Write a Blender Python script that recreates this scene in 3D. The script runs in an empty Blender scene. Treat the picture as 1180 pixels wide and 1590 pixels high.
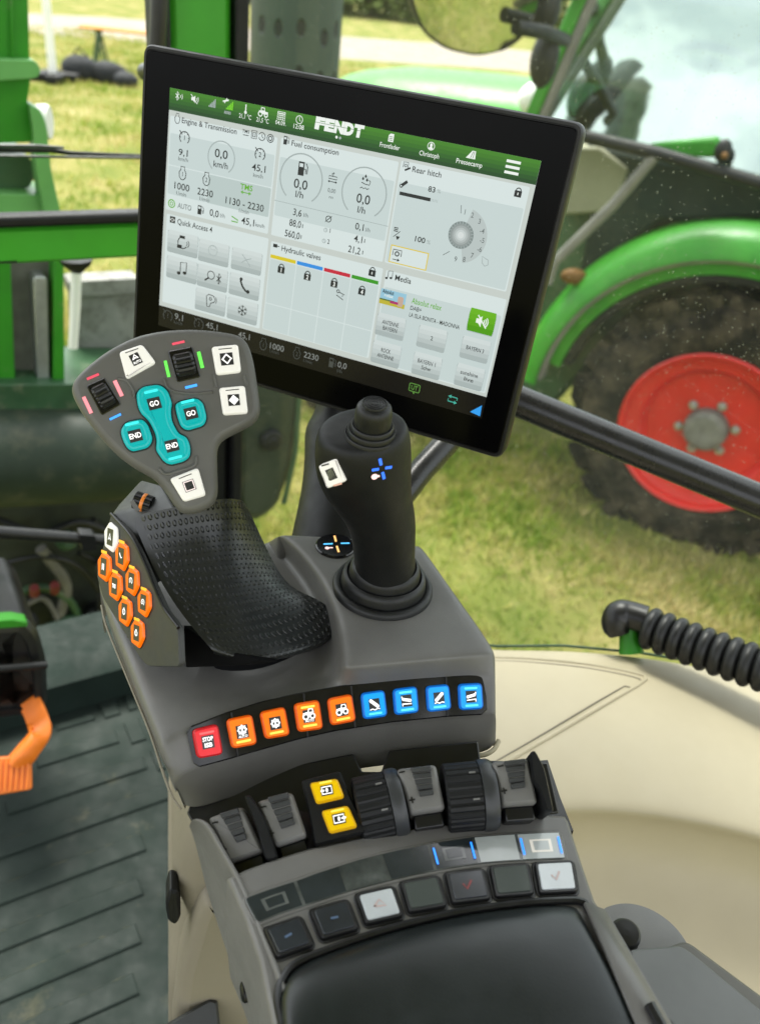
import bpy, math, random
import numpy as np
from math import sin, cos, tan, radians, pi, sqrt, atan2, degrees
from mathutils import Vector
from mathutils.geometry import tessellate_polygon

# ------------------------------------------------------------------ camera, world, sun, exposure
SC = bpy.context.scene
COL = SC.collection
FPX = 1310.0                       # focal length in pixels of a 1180 x 1590 picture
PITCH, ROLL = radians(33), radians(7)
UPC = np.array([sin(ROLL)*cos(PITCH), -cos(ROLL)*cos(PITCH), -sin(PITCH)])
FWC = np.array([0, 0, 1.0]) - UPC*UPC[2]; FWC /= np.linalg.norm(FWC)
RTC = np.cross(FWC, UPC)
RM = np.array([RTC, FWC, UPC])
EYE = np.array([0.0, 0.0, 2.75])
cam_data = bpy.data.cameras.new('camera')
cam = bpy.data.objects.new('camera', cam_data); COL.objects.link(cam)
cx, cy, cz = RM @ [1, 0, 0], RM @ [0, -1, 0], RM @ [0, 0, -1]
from mathutils import Matrix
cam.matrix_world = Matrix(((cx[0], cy[0], cz[0], EYE[0]), (cx[1], cy[1], cz[1], EYE[1]), (cx[2], cy[2], cz[2], EYE[2]), (0, 0, 0, 1)))
cam_data.sensor_fit = 'VERTICAL'; cam_data.sensor_height = 36.0
cam_data.lens = FPX/1590*36
cam_data.clip_start = 0.02; cam_data.clip_end = 2000
cam_data.dof.use_dof = True; cam_data.dof.focus_distance = 0.575; cam_data.dof.aperture_fstop = 7.2
SC.camera = cam

EXPO = 2.08
EM = 1/2**EXPO                     # emitters are set relative to the exposure
world = bpy.data.worlds.new('World'); SC.world = world; world.use_nodes = True
wn = world.node_tree; bg = wn.nodes['Background']
sky = wn.nodes.new('ShaderNodeTexSky'); sky.sky_type = 'NISHITA'; sky.sun_disc = False
SUN_EL, SUN_AZ = radians(66), radians(-30)      # azimuth measured from +Y towards +X
sky.sun_elevation = SUN_EL; sky.sun_rotation = SUN_AZ
sky.dust_density = 3.0; sky.air_density = 1.0; sky.ozone_density = 1.0
hs = wn.nodes.new('ShaderNodeHueSaturation'); hs.inputs['Saturation'].default_value = .28      # a thinly overcast sky
wn.links.new(sky.outputs[0], hs.inputs['Color'])
wtc = wn.nodes.new('ShaderNodeTexCoord'); wnz = wn.nodes.new('ShaderNodeTexNoise'); wnz.inputs['Scale'].default_value = 2.6; wnz.inputs['Detail'].default_value = 7; wnz.inputs['Roughness'].default_value = .58
wmp = wn.nodes.new('ShaderNodeMapping'); wmp.inputs['Scale'].default_value = (1, 1, 3.2); wn.links.new(wtc.outputs['Generated'], wmp.inputs[0]); wn.links.new(wmp.outputs[0], wnz.inputs['Vector'])
wrp = wn.nodes.new('ShaderNodeMapRange'); wrp.inputs[1].default_value = .42; wrp.inputs[2].default_value = .66; wn.links.new(wnz.outputs['Fac'], wrp.inputs[0])
wmx = wn.nodes.new('ShaderNodeMix'); wmx.data_type = 'RGBA'; wn.links.new(wrp.outputs[0], wmx.inputs[0]); wn.links.new(hs.outputs[0], wmx.inputs[6]); wmx.inputs[7].default_value = (5.6, 5.7, 5.7, 1)      # broken cloud
wn.links.new(wmx.outputs[2], bg.inputs[0]); bg.inputs[1].default_value = 0.12
sun_d = bpy.data.lights.new('sun', 'SUN'); sun_d.energy = 2.1; sun_d.angle = radians(25); sun_d.color = (1, .96, .9)
sun = bpy.data.objects.new('sun', sun_d); COL.objects.link(sun)
sdir = Vector((sin(SUN_AZ)*cos(SUN_EL), cos(SUN_AZ)*cos(SUN_EL), sin(SUN_EL)))
sun.rotation_euler = sdir.to_track_quat('Z', 'Y').to_euler(); sun.location = (6, 3, 9)
vs = SC.view_settings
vs.view_transform = 'Standard'; vs.look = 'None'; vs.exposure = EXPO; vs.gamma = 1; vs.use_curve_mapping = False
SC.cycles.max_bounces = 8; SC.cycles.transparent_max_bounces = 16; SC.cycles.use_denoising = True
SC.cycles.sample_clamp_indirect = 6; SC.cycles.caustics_reflective = False; SC.cycles.caustics_refractive = False

# ------------------------------------------------------------------ geometry helpers
rnd = random.Random(7)
UP = np.array([0, 0, 1.0])
def nrm(v): v = np.asarray(v, float); return v/np.linalg.norm(v)
def ray(px, py): return RM @ np.array([(px-590)/FPX, (py-795)/FPX, 1.0])
def at(px, py, d): return EYE + ray(px, py)*d
def onz(px, py, z): r = ray(px, py); return EYE + r*((z-EYE[2])/r[2])
def az(deg): return np.array([cos(radians(deg)), sin(radians(deg)), 0.0])
def crop(ox, oy, s): return lambda *p: [(ox+x*s, oy+y*s) for x, y in p]

class Frame:
    """A plane in the place: origin, two axes in the plane and its normal."""
    def __init__(s, O, n, u=None, pxdir=None):
        s.O = np.asarray(O, float); s.n = nrm(n)
        if pxdir is not None:
            s.u = s.v = None
            p = s._px(*pxdir[0]); q = s._px(*pxdir[1]); u = q-p
        u = np.asarray(u, float); u = u - s.n*(u@s.n); s.u = nrm(u); s.v = np.cross(s.n, s.u)
    def _px(s, px, py): r = ray(px, py); return EYE + r*(((s.O-EYE)@s.n)/(r@s.n))
    def loc(s, px, py): d = s._px(px, py)-s.O; return np.array([d@s.u, d@s.v])
    def locs(s, pts): return [s.loc(*p) for p in pts]
    def P(s, a, b, h=0.0): return s.O + s.u*a + s.v*b + s.n*h
    def sub(s, a, b, h=0.0, rot=0.0):
        return Frame(s.P(a, b, h), s.n, s.u*cos(rot)+s.v*sin(rot))

def area2(p): return .5*sum(p[i][0]*p[(i+1) % len(p)][1]-p[(i+1) % len(p)][0]*p[i][1] for i in range(len(p)))
def ccw(p): p = [np.asarray(q, float) for q in p]; return p if area2(p) > 0 else p[::-1]
def roundpoly(pts, r, seg=4):
    pts = ccw(pts); n = len(pts); out = []
    for i in range(n):
        p0, p, p1 = pts[i-1], pts[i], pts[(i+1) % n]
        rr = r[i] if isinstance(r, (list, tuple)) else r
        a, b = p0-p, p1-p; la, lb = np.linalg.norm(a), np.linalg.norm(b)
        d = min(rr, la*.48, lb*.48)
        q0, q1 = p+a/la*d, p+b/lb*d
        for k in range(seg+1):
            t = k/seg; out.append(q0*(1-t)**2 + 2*p*t*(1-t) + q1*t*t)
    return out
def inset(pts, d):
    pts = ccw(pts); n = len(pts); out = []
    for i in range(n):
        e0, e1 = pts[i]-pts[i-1], pts[(i+1) % n]-pts[i]
        n0 = np.array([-e0[1], e0[0]])/max(1e-9, np.linalg.norm(e0)); n1 = np.array([-e1[1], e1[0]])/max(1e-9, np.linalg.norm(e1))
        m = n0+n1; L = np.linalg.norm(m); m = m/L if L > 1e-6 else n0
        out.append(pts[i]+m*d/max(.35, m@n0))
    return out
def soft(pts, n=140, it=4):
    """an outline resampled evenly and rounded off"""
    P = np.array(ccw(pts)); P = np.vstack([P, P[:1]]); L = np.r_[0, np.cumsum(np.linalg.norm(np.diff(P, axis=0), axis=1))]; t = np.linspace(0, L[-1], n+1)[:-1]
    Q = np.c_[np.interp(t, L, P[:, 0]), np.interp(t, L, P[:, 1])]
    for _ in range(it): Q = (np.roll(Q, 1, 0)+2*Q+np.roll(Q, -1, 0))/4
    return [q for q in Q]
def rect(a, b, w, h): return [np.array(q) for q in ((a-w/2, b-h/2), (a+w/2, b-h/2), (a+w/2, b+h/2), (a-w/2, b+h/2))]
def ngon(a, b, r, n=24, ry=None, ph=0): ry = r if ry is None else ry; return [np.array((a+r*cos(ph+2*pi*i/n), b+ry*sin(ph+2*pi*i/n))) for i in range(n)]
def arc(a, b, r, d0, d1, n=20): return [np.array((a+r*cos(radians(d0+(d1-d0)*i/n)), b+r*sin(radians(d0+(d1-d0)*i/n)))) for i in range(n+1)]
def catmull(P, per=6):
    P = [np.asarray(p, float) for p in P]; Q = [2*P[0]-P[1]]+P+[2*P[-1]-P[-2]]; out = []
    for i in range(1, len(Q)-2):
        for k in range(per):
            t = k/per; a, b, c, d = Q[i-1:i+3]
            out.append(.5*((2*b)+(-a+c)*t+(2*a-5*b+4*c-d)*t*t+(-a+3*b-3*c+d)*t**3))
    out.append(P[-1]); return out

_glyph = {}
def text_mesh(s, bold=0.0):
    key = (s, bold)
    if key not in _glyph:
        cu = bpy.data.curves.new('lettering', 'FONT'); cu.body = s; cu.resolution_u = 3; cu.offset = bold
        ob = bpy.data.objects.new('lettering', cu); COL.objects.link(ob)
        dg = bpy.context.evaluated_depsgraph_get(); dg.update()
        me = ob.evaluated_get(dg).to_mesh()
        v = np.array([q.co[:2] for q in me.vertices]) if len(me.vertices) else np.zeros((0, 2))
        f = [tuple(p.vertices) for p in me.polygons]
        ob.evaluated_get(dg).to_mesh_clear()
        bpy.data.objects.remove(ob); bpy.data.curves.remove(cu)
        _glyph[key] = (v, f)
    return _glyph[key]
CAPH = None

class MB:
    """Collects faces; build() links them as ONE mesh object."""
    def __init__(s): s.v = []; s.f = []; s.m = []; s.mats = []; s.uv = {}
    def mi(s, mat):
        if mat not in s.mats: s.mats.append(mat)
        return s.mats.index(mat)
    def add(s, verts, faces, mat, uvs=None):
        o = len(s.v); k = s.mi(mat); s.v.extend([tuple(map(float, q)) for q in verts])
        for f in faces:
            if uvs is not None: s.uv[len(s.f)] = [uvs[i] for i in f]
            s.f.append(tuple(o+i for i in f)); s.m.append(k)
        return s
    def poly(s, pts, mat): return s.add(pts, [tuple(range(len(pts)))], mat)
    def flat(s, F, pts2, h, mat): return s.poly([F.P(a, b, h) for a, b in ccw(pts2)], mat)
    def levels(s, F, pts2, lv, mat, bottom=True):
        """Stack of insets (inset, height) of an outline: a prism with shaped edges."""
        pts2 = ccw(pts2); n = len(pts2); V = []; fs = []
        for d, h in lv:
            q = inset(pts2, d) if d else pts2
            V += [F.P(a, b, h) for a, b in q]
        for L in range(len(lv)-1):
            for i in range(n):
                j = (i+1) % n; fs.append((L*n+i, L*n+j, (L+1)*n+j, (L+1)*n+i))
        if len(lv) > 2:                      # a shaped edge: the cap gets points of its own so that it shades flat
            V += V[-n:]; fs.append(tuple(len(lv)*n+i for i in range(n)))
        else: fs.append(tuple((len(lv)-1)*n+i for i in range(n)))
        if bottom: fs.append(tuple(n-1-i for i in range(n)))
        return s.add(V, fs, mat)
    def prism(s, F, pts2, h0, h1, mat): return s.levels(F, pts2, [(0, h0), (0, h1)], mat)
    def grid(s, rows, mat, uv=False, closed=False):
        R, C = len(rows), len(rows[0]); V = [p for r in rows for p in r]; fs = []
        for i in range(R-1):
            for j in range(C if closed else C-1):
                k = (j+1) % C; fs.append((i*C+j, i*C+k, (i+1)*C+k, (i+1)*C+j))
        uvs = [(j/(C-1), i/(R-1)) for i in range(R) for j in range(C)] if uv else None
        return s.add(V, fs, mat, uvs)
    def tube(s, path, r, mat, seg=14, caps=True):
        path = [np.asarray(p, float) for p in path]; n = len(path); rings = []
        t0 = nrm(path[1]-path[0]); ref = UP if abs(t0[2]) < .9 else np.array([1., 0, 0]); x = nrm(np.cross(ref, t0))
        for i in range(n):
            t = nrm(path[min(i+1, n-1)]-path[max(i-1, 0)]); x = nrm(x-t*(x@t)); y = np.cross(t, x)
            rr = r[i] if hasattr(r, '__len__') else r
            rings.append([path[i]+rr*(x*cos(2*pi*k/seg)+y*sin(2*pi*k/seg)) for k in range(seg)])
        s.grid(rings, mat, closed=True)
        if caps: s.poly(rings[0][::-1], mat); s.poly(rings[-1], mat)
        return s
    def lathe(s, F, prof, mat, seg=40, a=0, b=0, cap=True, uv=False):
        rings = [[F.P(a+r*cos(2*pi*k/seg), b+r*sin(2*pi*k/seg), h) for k in range(seg)] for r, h in prof]
        if uv:
            rings = [r+[r[0]] for r in rings]; s.grid(rings, mat, uv=True)
        else: s.grid(rings, mat, closed=True)
        if cap:
            if prof[-1][0] > 1e-6: s.poly(rings[-1][:seg], mat)
            if prof[0][0] > 1e-6: s.poly(rings[0][:seg][::-1], mat)
        return s
    def box(s, F, c, size, mat):
        (a, b, h), (w, d, t) = c, size
        return s.levels(F, rect(a, b, w, d), [(0, h-t/2), (0, h+t/2)], mat)
    def stroke(s, F, pts, w, h, mat, closed=False):
        pts = [np.asarray(p, float) for p in pts]; n = len(pts)
        if closed: pts = pts+[pts[0], pts[1]]
        L, R = [], []
        m = len(pts)
        for i in range(m):
            d = pts[min(i+1, m-1)]-pts[max(i-1, 0)]
            if closed and i in (0,): d = pts[1]-pts[-3]
            l = np.linalg.norm(d); d = d/l if l > 1e-12 else np.array([1., 0])
            q = np.array([-d[1], d[0]])*w/2; L.append(pts[i]+q); R.append(pts[i]-q)
        if closed: L[0] = L[-2]; R[0] = R[-2]; L = L[:-1]; R = R[:-1]
        V = [F.P(*p, h) for p in L]+[F.P(*p, h) for p in R]; k = len(L)
        return s.add(V, [(i, k+i, k+i+1, i+1) for i in range(k-1)], mat)
    def text(s, F, txt, a, b, cap, mat, h=0.0, align='c', width=None, xs=.86, bold=0.0, rot=0.0, skew=0.0):
        """Lettering on a frame: cap height in metres, (a, b) the centre line of the capitals."""
        global CAPH
        if CAPH is None: CAPH = text_mesh('H')[0][:, 1].max()
        v, f = text_mesh(txt, bold)
        if len(v) == 0: return s
        k = cap/CAPH; x0, x1 = v[:, 0].min(), v[:, 0].max()
        kx = (width/(x1-x0)) if width else k*xs
        X = (v[:, 0]-x0)*kx; Wd = (x1-x0)*kx
        X = X - {'c': Wd/2, 'l': 0, 'r': Wd}[align]; Y = v[:, 1]*k-cap/2
        X = X + skew*Y
        c, n = cos(rot), sin(rot)
        return s.add([F.P(a+x*c-y*n, b+x*n+y*c, h) for x, y in zip(X, Y)], f, mat)
    def sphere(s, c, r, mat, seg=16, rings=10, sq=(1, 1, 1)):
        rows = []
        for i in range(rings+1):
            t = pi*i/rings; t = min(max(t, .02), pi-.02)
            rows.append([np.asarray(c)+r*np.array([sin(t)*cos(2*pi*k/seg)*sq[0], sin(t)*sin(2*pi*k/seg)*sq[1], cos(t)*sq[2]]) for k in range(seg)])
        s.grid(rows, mat, closed=True); s.poly(rows[0], mat); s.poly(rows[-1][::-1], mat); return s
    def build(s, name, parent=None, bevel=0, bseg=2, subsurf=0, angle=38, solid=0, smooth=True, blim=32):
        me = bpy.data.meshes.new(name); V = np.array(s.v)
        if parent is None: org = np.array([(V[:, 0].min()+V[:, 0].max())/2, (V[:, 1].min()+V[:, 1].max())/2, V[:, 2].min()])
        else: org = ORG[parent.name]
        me.from_pydata([tuple(q) for q in V-org], [], s.f)
        for m in s.mats: me.materials.append(m)
        me.polygons.foreach_set('material_index', s.m)
        if s.uv:
            ul = me.uv_layers.new(name='UVMap')
            for p in me.polygons:
                u = s.uv.get(p.index)
                if u:
                    for li, q in zip(p.loop_indices, u): ul.data[li].uv = q
        if smooth: me.polygons.foreach_set('use_smooth', [True]*len(me.polygons))
        me.update(); me.validate()
        if smooth and not subsurf: me.set_sharp_from_angle(angle=radians(angle))
        ob = bpy.data.objects.new(name, me); COL.objects.link(ob); ORG[ob.name] = org
        if parent is None: ob.location = org
        else: ob.parent = parent
        if solid: md = ob.modifiers.new('thickness', 'SOLIDIFY'); md.thickness = solid; md.offset = -1
        if bevel:
            md = ob.modifiers.new('edge', 'BEVEL'); md.width = bevel; md.segments = bseg; md.limit_method = 'ANGLE'; md.angle_limit = radians(blim); md.harden_normals = False
        if subsurf: md = ob.modifiers.new('smooth', 'SUBSURF'); md.levels = subsurf; md.render_levels = subsurf
        return ob
ORG = {}
def thing(name, label, cat, loc, group=None):
    o = bpy.data.objects.new(name, None); COL.objects.link(o); o.location = tuple(loc); ORG[o.name] = np.asarray(loc, float)
    o.empty_display_size = .05
    return tag(o, label, cat, group)
def tag(o, label, cat, group=None, kind=None):
    if label: o['label'] = label
    if cat: o['category'] = cat
    if group: o['group'] = group
    if kind: o['kind'] = kind
    return o
def struct(o): o['kind'] = 'structure'; return o

# ------------------------------------------------------------------ materials
MATS = {}
def nodes(name):
    m = bpy.data.materials.new(name); m.use_nodes = True; nt = m.node_tree
    return m, nt, nt.nodes['Principled BSDF']
def tc(nt): return nt.nodes.new('ShaderNodeTexCoord').outputs['Object']
def noise(nt, co, scale, detail=4, rough=.55):
    n = nt.nodes.new('ShaderNodeTexNoise'); n.inputs['Scale'].default_value = scale; n.inputs['Detail'].default_value = detail; n.inputs['Roughness'].default_value = rough
    nt.links.new(co, n.inputs['Vector']); return n.outputs['Fac']
def ramp(nt, fac, stops):
    r = nt.nodes.new('ShaderNodeValToRGB'); e = r.color_ramp.elements
    while len(e) < len(stops): e.new(.5)
    for k, (p, c) in zip(e, stops): k.position = p; k.color = (*c, 1) if len(c) == 3 else c
    nt.links.new(fac, r.inputs[0]); return r.outputs[0]
def mapr(nt, fac, a, b, lo=0., hi=1.):
    r = nt.nodes.new('ShaderNodeMapRange'); r.inputs[1].default_value = lo; r.inputs[2].default_value = hi; r.inputs[3].default_value = a; r.inputs[4].default_value = b
    nt.links.new(fac, r.inputs[0]); return r.outputs[0]
def mixc(nt, fac, a, b):
    m = nt.nodes.new('ShaderNodeMix'); m.data_type = 'RGBA'
    for inp, x in ((m.inputs[0], fac), (m.inputs[6], a), (m.inputs[7], b)):
        if hasattr(x, 'links'): nt.links.new(x, inp)
        else: inp.default_value = x if not isinstance(x, tuple) or len(x) == 4 else (*x, 1)
    return m.outputs[2]
def bumpn(nt, h, strength, dist, bs, prev=None):
    b = nt.nodes.new('ShaderNodeBump'); b.inputs['Strength'].default_value = strength; b.inputs['Distance'].default_value = dist
    nt.links.new(h, b.inputs['Height'])
    if prev is not None: nt.links.new(prev, b.inputs['Normal'])
    nt.links.new(b.outputs[0], bs.inputs['Normal']); return b.outputs[0]
def surf(name, col, rough=.5, var=.12, vscale=30, grain=0, gscale=1500, gd=.0002, metal=0, spec=.5, coat=0, dust=None, dscale=60, dthr=(.62, .75)):
    """A painted, moulded or rubber surface: uneven colour and gloss, fine grain, optional specks of dirt."""
    m, nt, b = nodes(name); co = tc(nt)
    f = noise(nt, co, vscale, 5, .6)
    c = mixc(nt, mapr(nt, f, 0, 1, .3, .7), tuple(x*(1-var) for x in col), tuple(min(1, x*(1+var)) for x in col))
    if dust:
        d = ramp(nt, noise(nt, co, dscale, 8, .7), [(dthr[0], (0, 0, 0)), (dthr[1], (1, 1, 1))])
        c = mixc(nt, d, c, dust)
    nt.links.new(c, b.inputs['Base Color'])
    nt.links.new(mapr(nt, noise(nt, co, vscale*2.3, 6, .65), max(.02, rough*.8), min(1, rough*1.2), .3, .7), b.inputs['Roughness'])
    b.inputs['Metallic'].default_value = metal; b.inputs['Specular IOR Level'].default_value = spec
    if coat: b.inputs['Coat Weight'].default_value = coat; b.inputs['Coat Roughness'].default_value = .08
    if grain: bumpn(nt, noise(nt, co, gscale, 3, .6), grain, gd, b)
    MATS[name] = m; return m
def lit(name, col, strength, base=None, rough=.35):
    m, nt, b = nodes(name); base = base or tuple(c*.5 for c in col)
    b.inputs['Base Color'].default_value = (*base, 1); b.inputs['Emission Color'].default_value = (*col, 1)
    b.inputs['Emission Strength'].default_value = strength*EM; b.inputs['Roughness'].default_value = rough; b.inputs['Specular IOR Level'].default_value = .2 if name.startswith('display') else .5
    MATS[name] = m; return m
def srgb(r, g, b):
    f = lambda c: (c/255/12.92 if c <= 10 else ((c/255+.055)/1.055)**2.4)
    return (f(r), f(g), f(b))

M_GREY = surf('grey_plastic', (.130, .127, .118), .40, .13, 18, .8, 1600, .00018, spec=.5, dust=(.34, .32, .27), dscale=300, dthr=(.70, .78))
M_GREY2 = surf('lever_grey_plastic', (.115, .113, .105), .5, .08, 25, .5, 2200, .00012, spec=.45)
M_DARK = surf('charcoal_plastic', (.036, .038, .038), .5, .12, 25, .5, 2200, .00012)
M_BLACK = surf('black_plastic', (.0055, .0055, .006), .38, .2, 30, .25, 1800, .0001)
M_BLACKM = surf('matt_black_plastic', (.0055, .006, .0065), .5, .2, 30, .5, 1500, .00015, spec=.32)
M_RUBBER = surf('black_rubber', (.0065, .007, .0072), .46, .25, 40, .35, 900, .0002, spec=.4, dust=(.09, .09, .085), dscale=500, dthr=(.73, .82))
M_GLOSS = surf('gloss_black_plastic', (.006, .006, .007), .14, .2, 20)
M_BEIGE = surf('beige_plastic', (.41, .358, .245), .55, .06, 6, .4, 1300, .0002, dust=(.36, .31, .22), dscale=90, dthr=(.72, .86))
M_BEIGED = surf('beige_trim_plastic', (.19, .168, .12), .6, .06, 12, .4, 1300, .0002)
M_GREEN = surf('green_paint', (.027, .205, .012), .42, .15, 8, spec=.35, dust=(.16, .22, .10), dscale=30, dthr=(.6, .85))
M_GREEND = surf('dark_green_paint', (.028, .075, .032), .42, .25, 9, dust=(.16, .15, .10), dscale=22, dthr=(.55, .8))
M_RED = surf('red_paint', (.52, .007, .005), .42, .12, 6, dust=(.26, .06, .035), dscale=20, dthr=(.6, .85))
M_STEEL = surf('steel', (.42, .43, .43), .35, .15, 30, metal=.8)
M_ORANGE = surf('orange_paint', (.72, .17, .012), .45, .08, 30)
M_WHITE = surf('white_paint', (.75, .75, .72), .5, .06, 6)
M_WHITEB = lit('glowing_white_plastic', (1, .97, .92), .30, base=(.72, .70, .66), rough=.32)  # faint glow added so the white keys do not turn grey
M_ICON = lit('white_backlight', (1, .98, .95), 1.0, base=(.8, .8, .8))
M_ICOND = surf('dark_key_window', (.012, .012, .014), .3, .1)
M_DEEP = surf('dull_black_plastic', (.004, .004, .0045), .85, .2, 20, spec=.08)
# ------------------------------------------------------------------ ground and surroundings
def ground_mat():
    m, nt, b = nodes('meadow_soil'); g = nt.nodes.new('ShaderNodeNewGeometry').outputs['Position']
    c1 = ramp(nt, noise(nt, g, 1.1, 8, .65), [(.30, (.085, .125, .018)), (.45, (.17, .185, .038)), (.56, (.30, .25, .09)), (.68, (.42, .33, .17))])
    c2 = ramp(nt, noise(nt, g, 14, 6, .7), [(.3, (.05, .075, .012)), (.55, (.12, .135, .035)), (.75, (.22, .18, .085))])
    nt.links.new(mixc(nt, .5, c1, c2), b.inputs['Base Color']); b.inputs['Roughness'].default_value = .95; b.inputs['Specular IOR Level'].default_value = .1
    bumpn(nt, noise(nt, g, 30, 6, .7), .8, .03, b); return m
def blade_mat():
    m, nt, b = nodes('grass_blades'); g = nt.nodes.new('ShaderNodeNewGeometry').outputs['Position']
    f1 = noise(nt, g, .9, 5, .6); f2 = noise(nt, g, 9, 5, .7)
    a = nt.nodes.new('ShaderNodeMath'); a.operation = 'ADD'; nt.links.new(f1, a.inputs[0]); nt.links.new(f2, a.inputs[1])
    c = ramp(nt, mapr(nt, a.outputs[0], 0, 1, .62, 1.38), [(.18, (.085, .17, .014)), (.40, (.20, .28, .032)), (.54, (.36, .35, .085)), (.76, (.56, .46, .22))])
    nt.links.new(c, b.inputs['Base Color']); b.inputs['Roughness'].default_value = .7; b.inputs['Specular IOR Level'].default_value = .2
    tr = nt.nodes.new('ShaderNodeBsdfTranslucent'); nt.links.new(c, tr.inputs[0]); mx = nt.nodes.new('ShaderNodeMixShader'); mx.inputs[0].default_value = .3
    nt.links.new(b.outputs[0], mx.inputs[1]); nt.links.new(tr.outputs[0], mx.inputs[2]); nt.links.new(mx.outputs[0], nt.nodes['Material Output'].inputs[0]); return m
M_SOIL, M_BLADE = ground_mat(), blade_mat()
GF = Frame((0, 0, 0), UP, (1, 0, 0))
mb = MB(); mb.flat(GF, [(-900, -900), (900, -900), (900, 900), (-900, 900)], 0, M_SOIL); struct(mb.build('ground'))
M_PATH = surf('gravel_path', (.22, .19, .145), .95, .2, 1.2, .6, 40, .02)
near = catmull([onz(*q, 0)[:2] for q in ((-200, 30), (45, 52), (210, 64), (540, 92), (820, 112), (1200, 150))], 5)
far = catmull([onz(*q, 0)[:2] for q in ((-200, 4), (45, 21), (210, 30), (540, 57), (820, 79), (1200, 120))], 5)
mb = MB(); mb.grid([[(p[0], p[1], .006) for p in near], [(p[0], p[1], .006) for p in far]], M_PATH); struct(mb.build('gravel_track'))
def grass(name, n, seed, xr, yr, hmin, hmax, wid):
    rs = np.random.RandomState(seed); x = rs.uniform(*xr, n); y = rs.uniform(*yr, n)
    clump = (np.sin(x*2.1+1.3*np.sin(y*1.7))*np.cos(y*2.6+np.sin(x*1.1))+1)/2
    keep = rs.rand(n) < .12+.88*clump**1.3; x, y, clump = x[keep], y[keep], clump[keep]; n = len(x)
    h = rs.uniform(hmin, hmax, n)*(.6+.7*clump); th = rs.uniform(0, 2*pi, n); ln = rs.uniform(.2, .9, n)*h; w = rs.uniform(.6, 1.3, n)*wid
    ph = rs.uniform(0, 2*pi, n); V = np.zeros((n, 3, 3))
    V[:, 0] = np.c_[x-w*np.cos(th), y-w*np.sin(th), np.zeros(n)]; V[:, 1] = np.c_[x+w*np.cos(th), y+w*np.sin(th), np.zeros(n)]
    V[:, 2] = np.c_[x+ln*np.cos(ph), y+ln*np.sin(ph), h]
    me = bpy.data.meshes.new(name); me.vertices.add(3*n); me.loops.add(3*n); me.polygons.add(n)
    me.vertices.foreach_set('co', V.ravel()); me.loops.foreach_set('vertex_index', np.arange(3*n, dtype=np.int32)); me.polygons.foreach_set('loop_start', np.arange(0, 3*n, 3, dtype=np.int32))
    me.materials.append(M_BLADE); me.update(calc_edges=True); me.validate()
    o = bpy.data.objects.new(name, me); COL.objects.link(o); o['kind'] = 'stuff'; return o
tag(grass('grass', 170000, 3, (-3.2, 4.6), (1.9, 7.2), .03, .10, .006), 'short worn meadow grass, green with dry straw patches', None)
tag(grass('meadow_grass', 90000, 5, (-12, 8), (7.2, 29), .05, .14, .016), 'longer meadow grass towards the gravel track', None)

def leafy(mb, c, r, n, mat, rs, sz, sq=(1, 1, 1)):
    for _ in range(n):
        d = nrm(rs.normal(size=3)); q = np.asarray(c)+d*r*rs.uniform(.45, 1.08)*np.array(sq); t = nrm(rs.normal(size=3)); b2 = nrm(np.cross(t, rs.normal(size=3))); k = sz*rs.uniform(.5, 1.3)
        mb.poly([q-t*k, q-b2*k*.6, q+t*k, q+b2*k*.6], mat)
M_LEAF = surf('shrub_leaves', (.085, .115, .025), .6, .45, .8, spec=.2); M_LEAF2 = surf('hedge_leaves', (.05, .085, .022), .6, .4, .8, spec=.2)
M_BARK = surf('bark', (.10, .075, .05), .9, .3, 5)
rs = np.random.RandomState(11)
LAB = ['wide light green shrub behind the gravel track, left of the mirror', 'broad dark green shrub standing beyond the track at the far left', 'tall leafy shrub beyond the track behind the black hand grip', 'rounded shrub beyond the track over the perforated exhaust', 'light green shrub beyond the track behind the wing mirror']
for i, (px, py, d, r) in enumerate(((575, 28, 56, 4.2), (-20, -15, 60, 5), (170, -22, 62, 4.4), (400, 0, 58, 4.5), (760, 30, 60, 5))):
    g = onz(px, py, 0); dr = nrm((g-EYE)*np.array([1, 1, 0])); g = EYE*np.array([1, 1, 0])+dr*d
    t = thing('shrub', LAB[i], 'shrub', g, 'shrubs beyond the gravel track'); mb = MB()
    for k in range(9):
        o = rs.normal(size=3)*np.array([r*.55, r*.35, r*.2]); rr = r*rs.uniform(.4, .62); leafy(mb, g+o+UP*(rr*.8+abs(o[2])), rr, 420, M_LEAF if i in (0, 4) else M_LEAF2, rs, .28)
    mb.build('foliage', t, smooth=False); mb = MB()
    for k in range(4): mb.tube([g+np.array([.2*k-.3, 0, 0]), g+np.array([.5*k-.8, .2, r*.8])], [.10, .04], M_BARK, 8)
    mb.build('stem', t)

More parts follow.
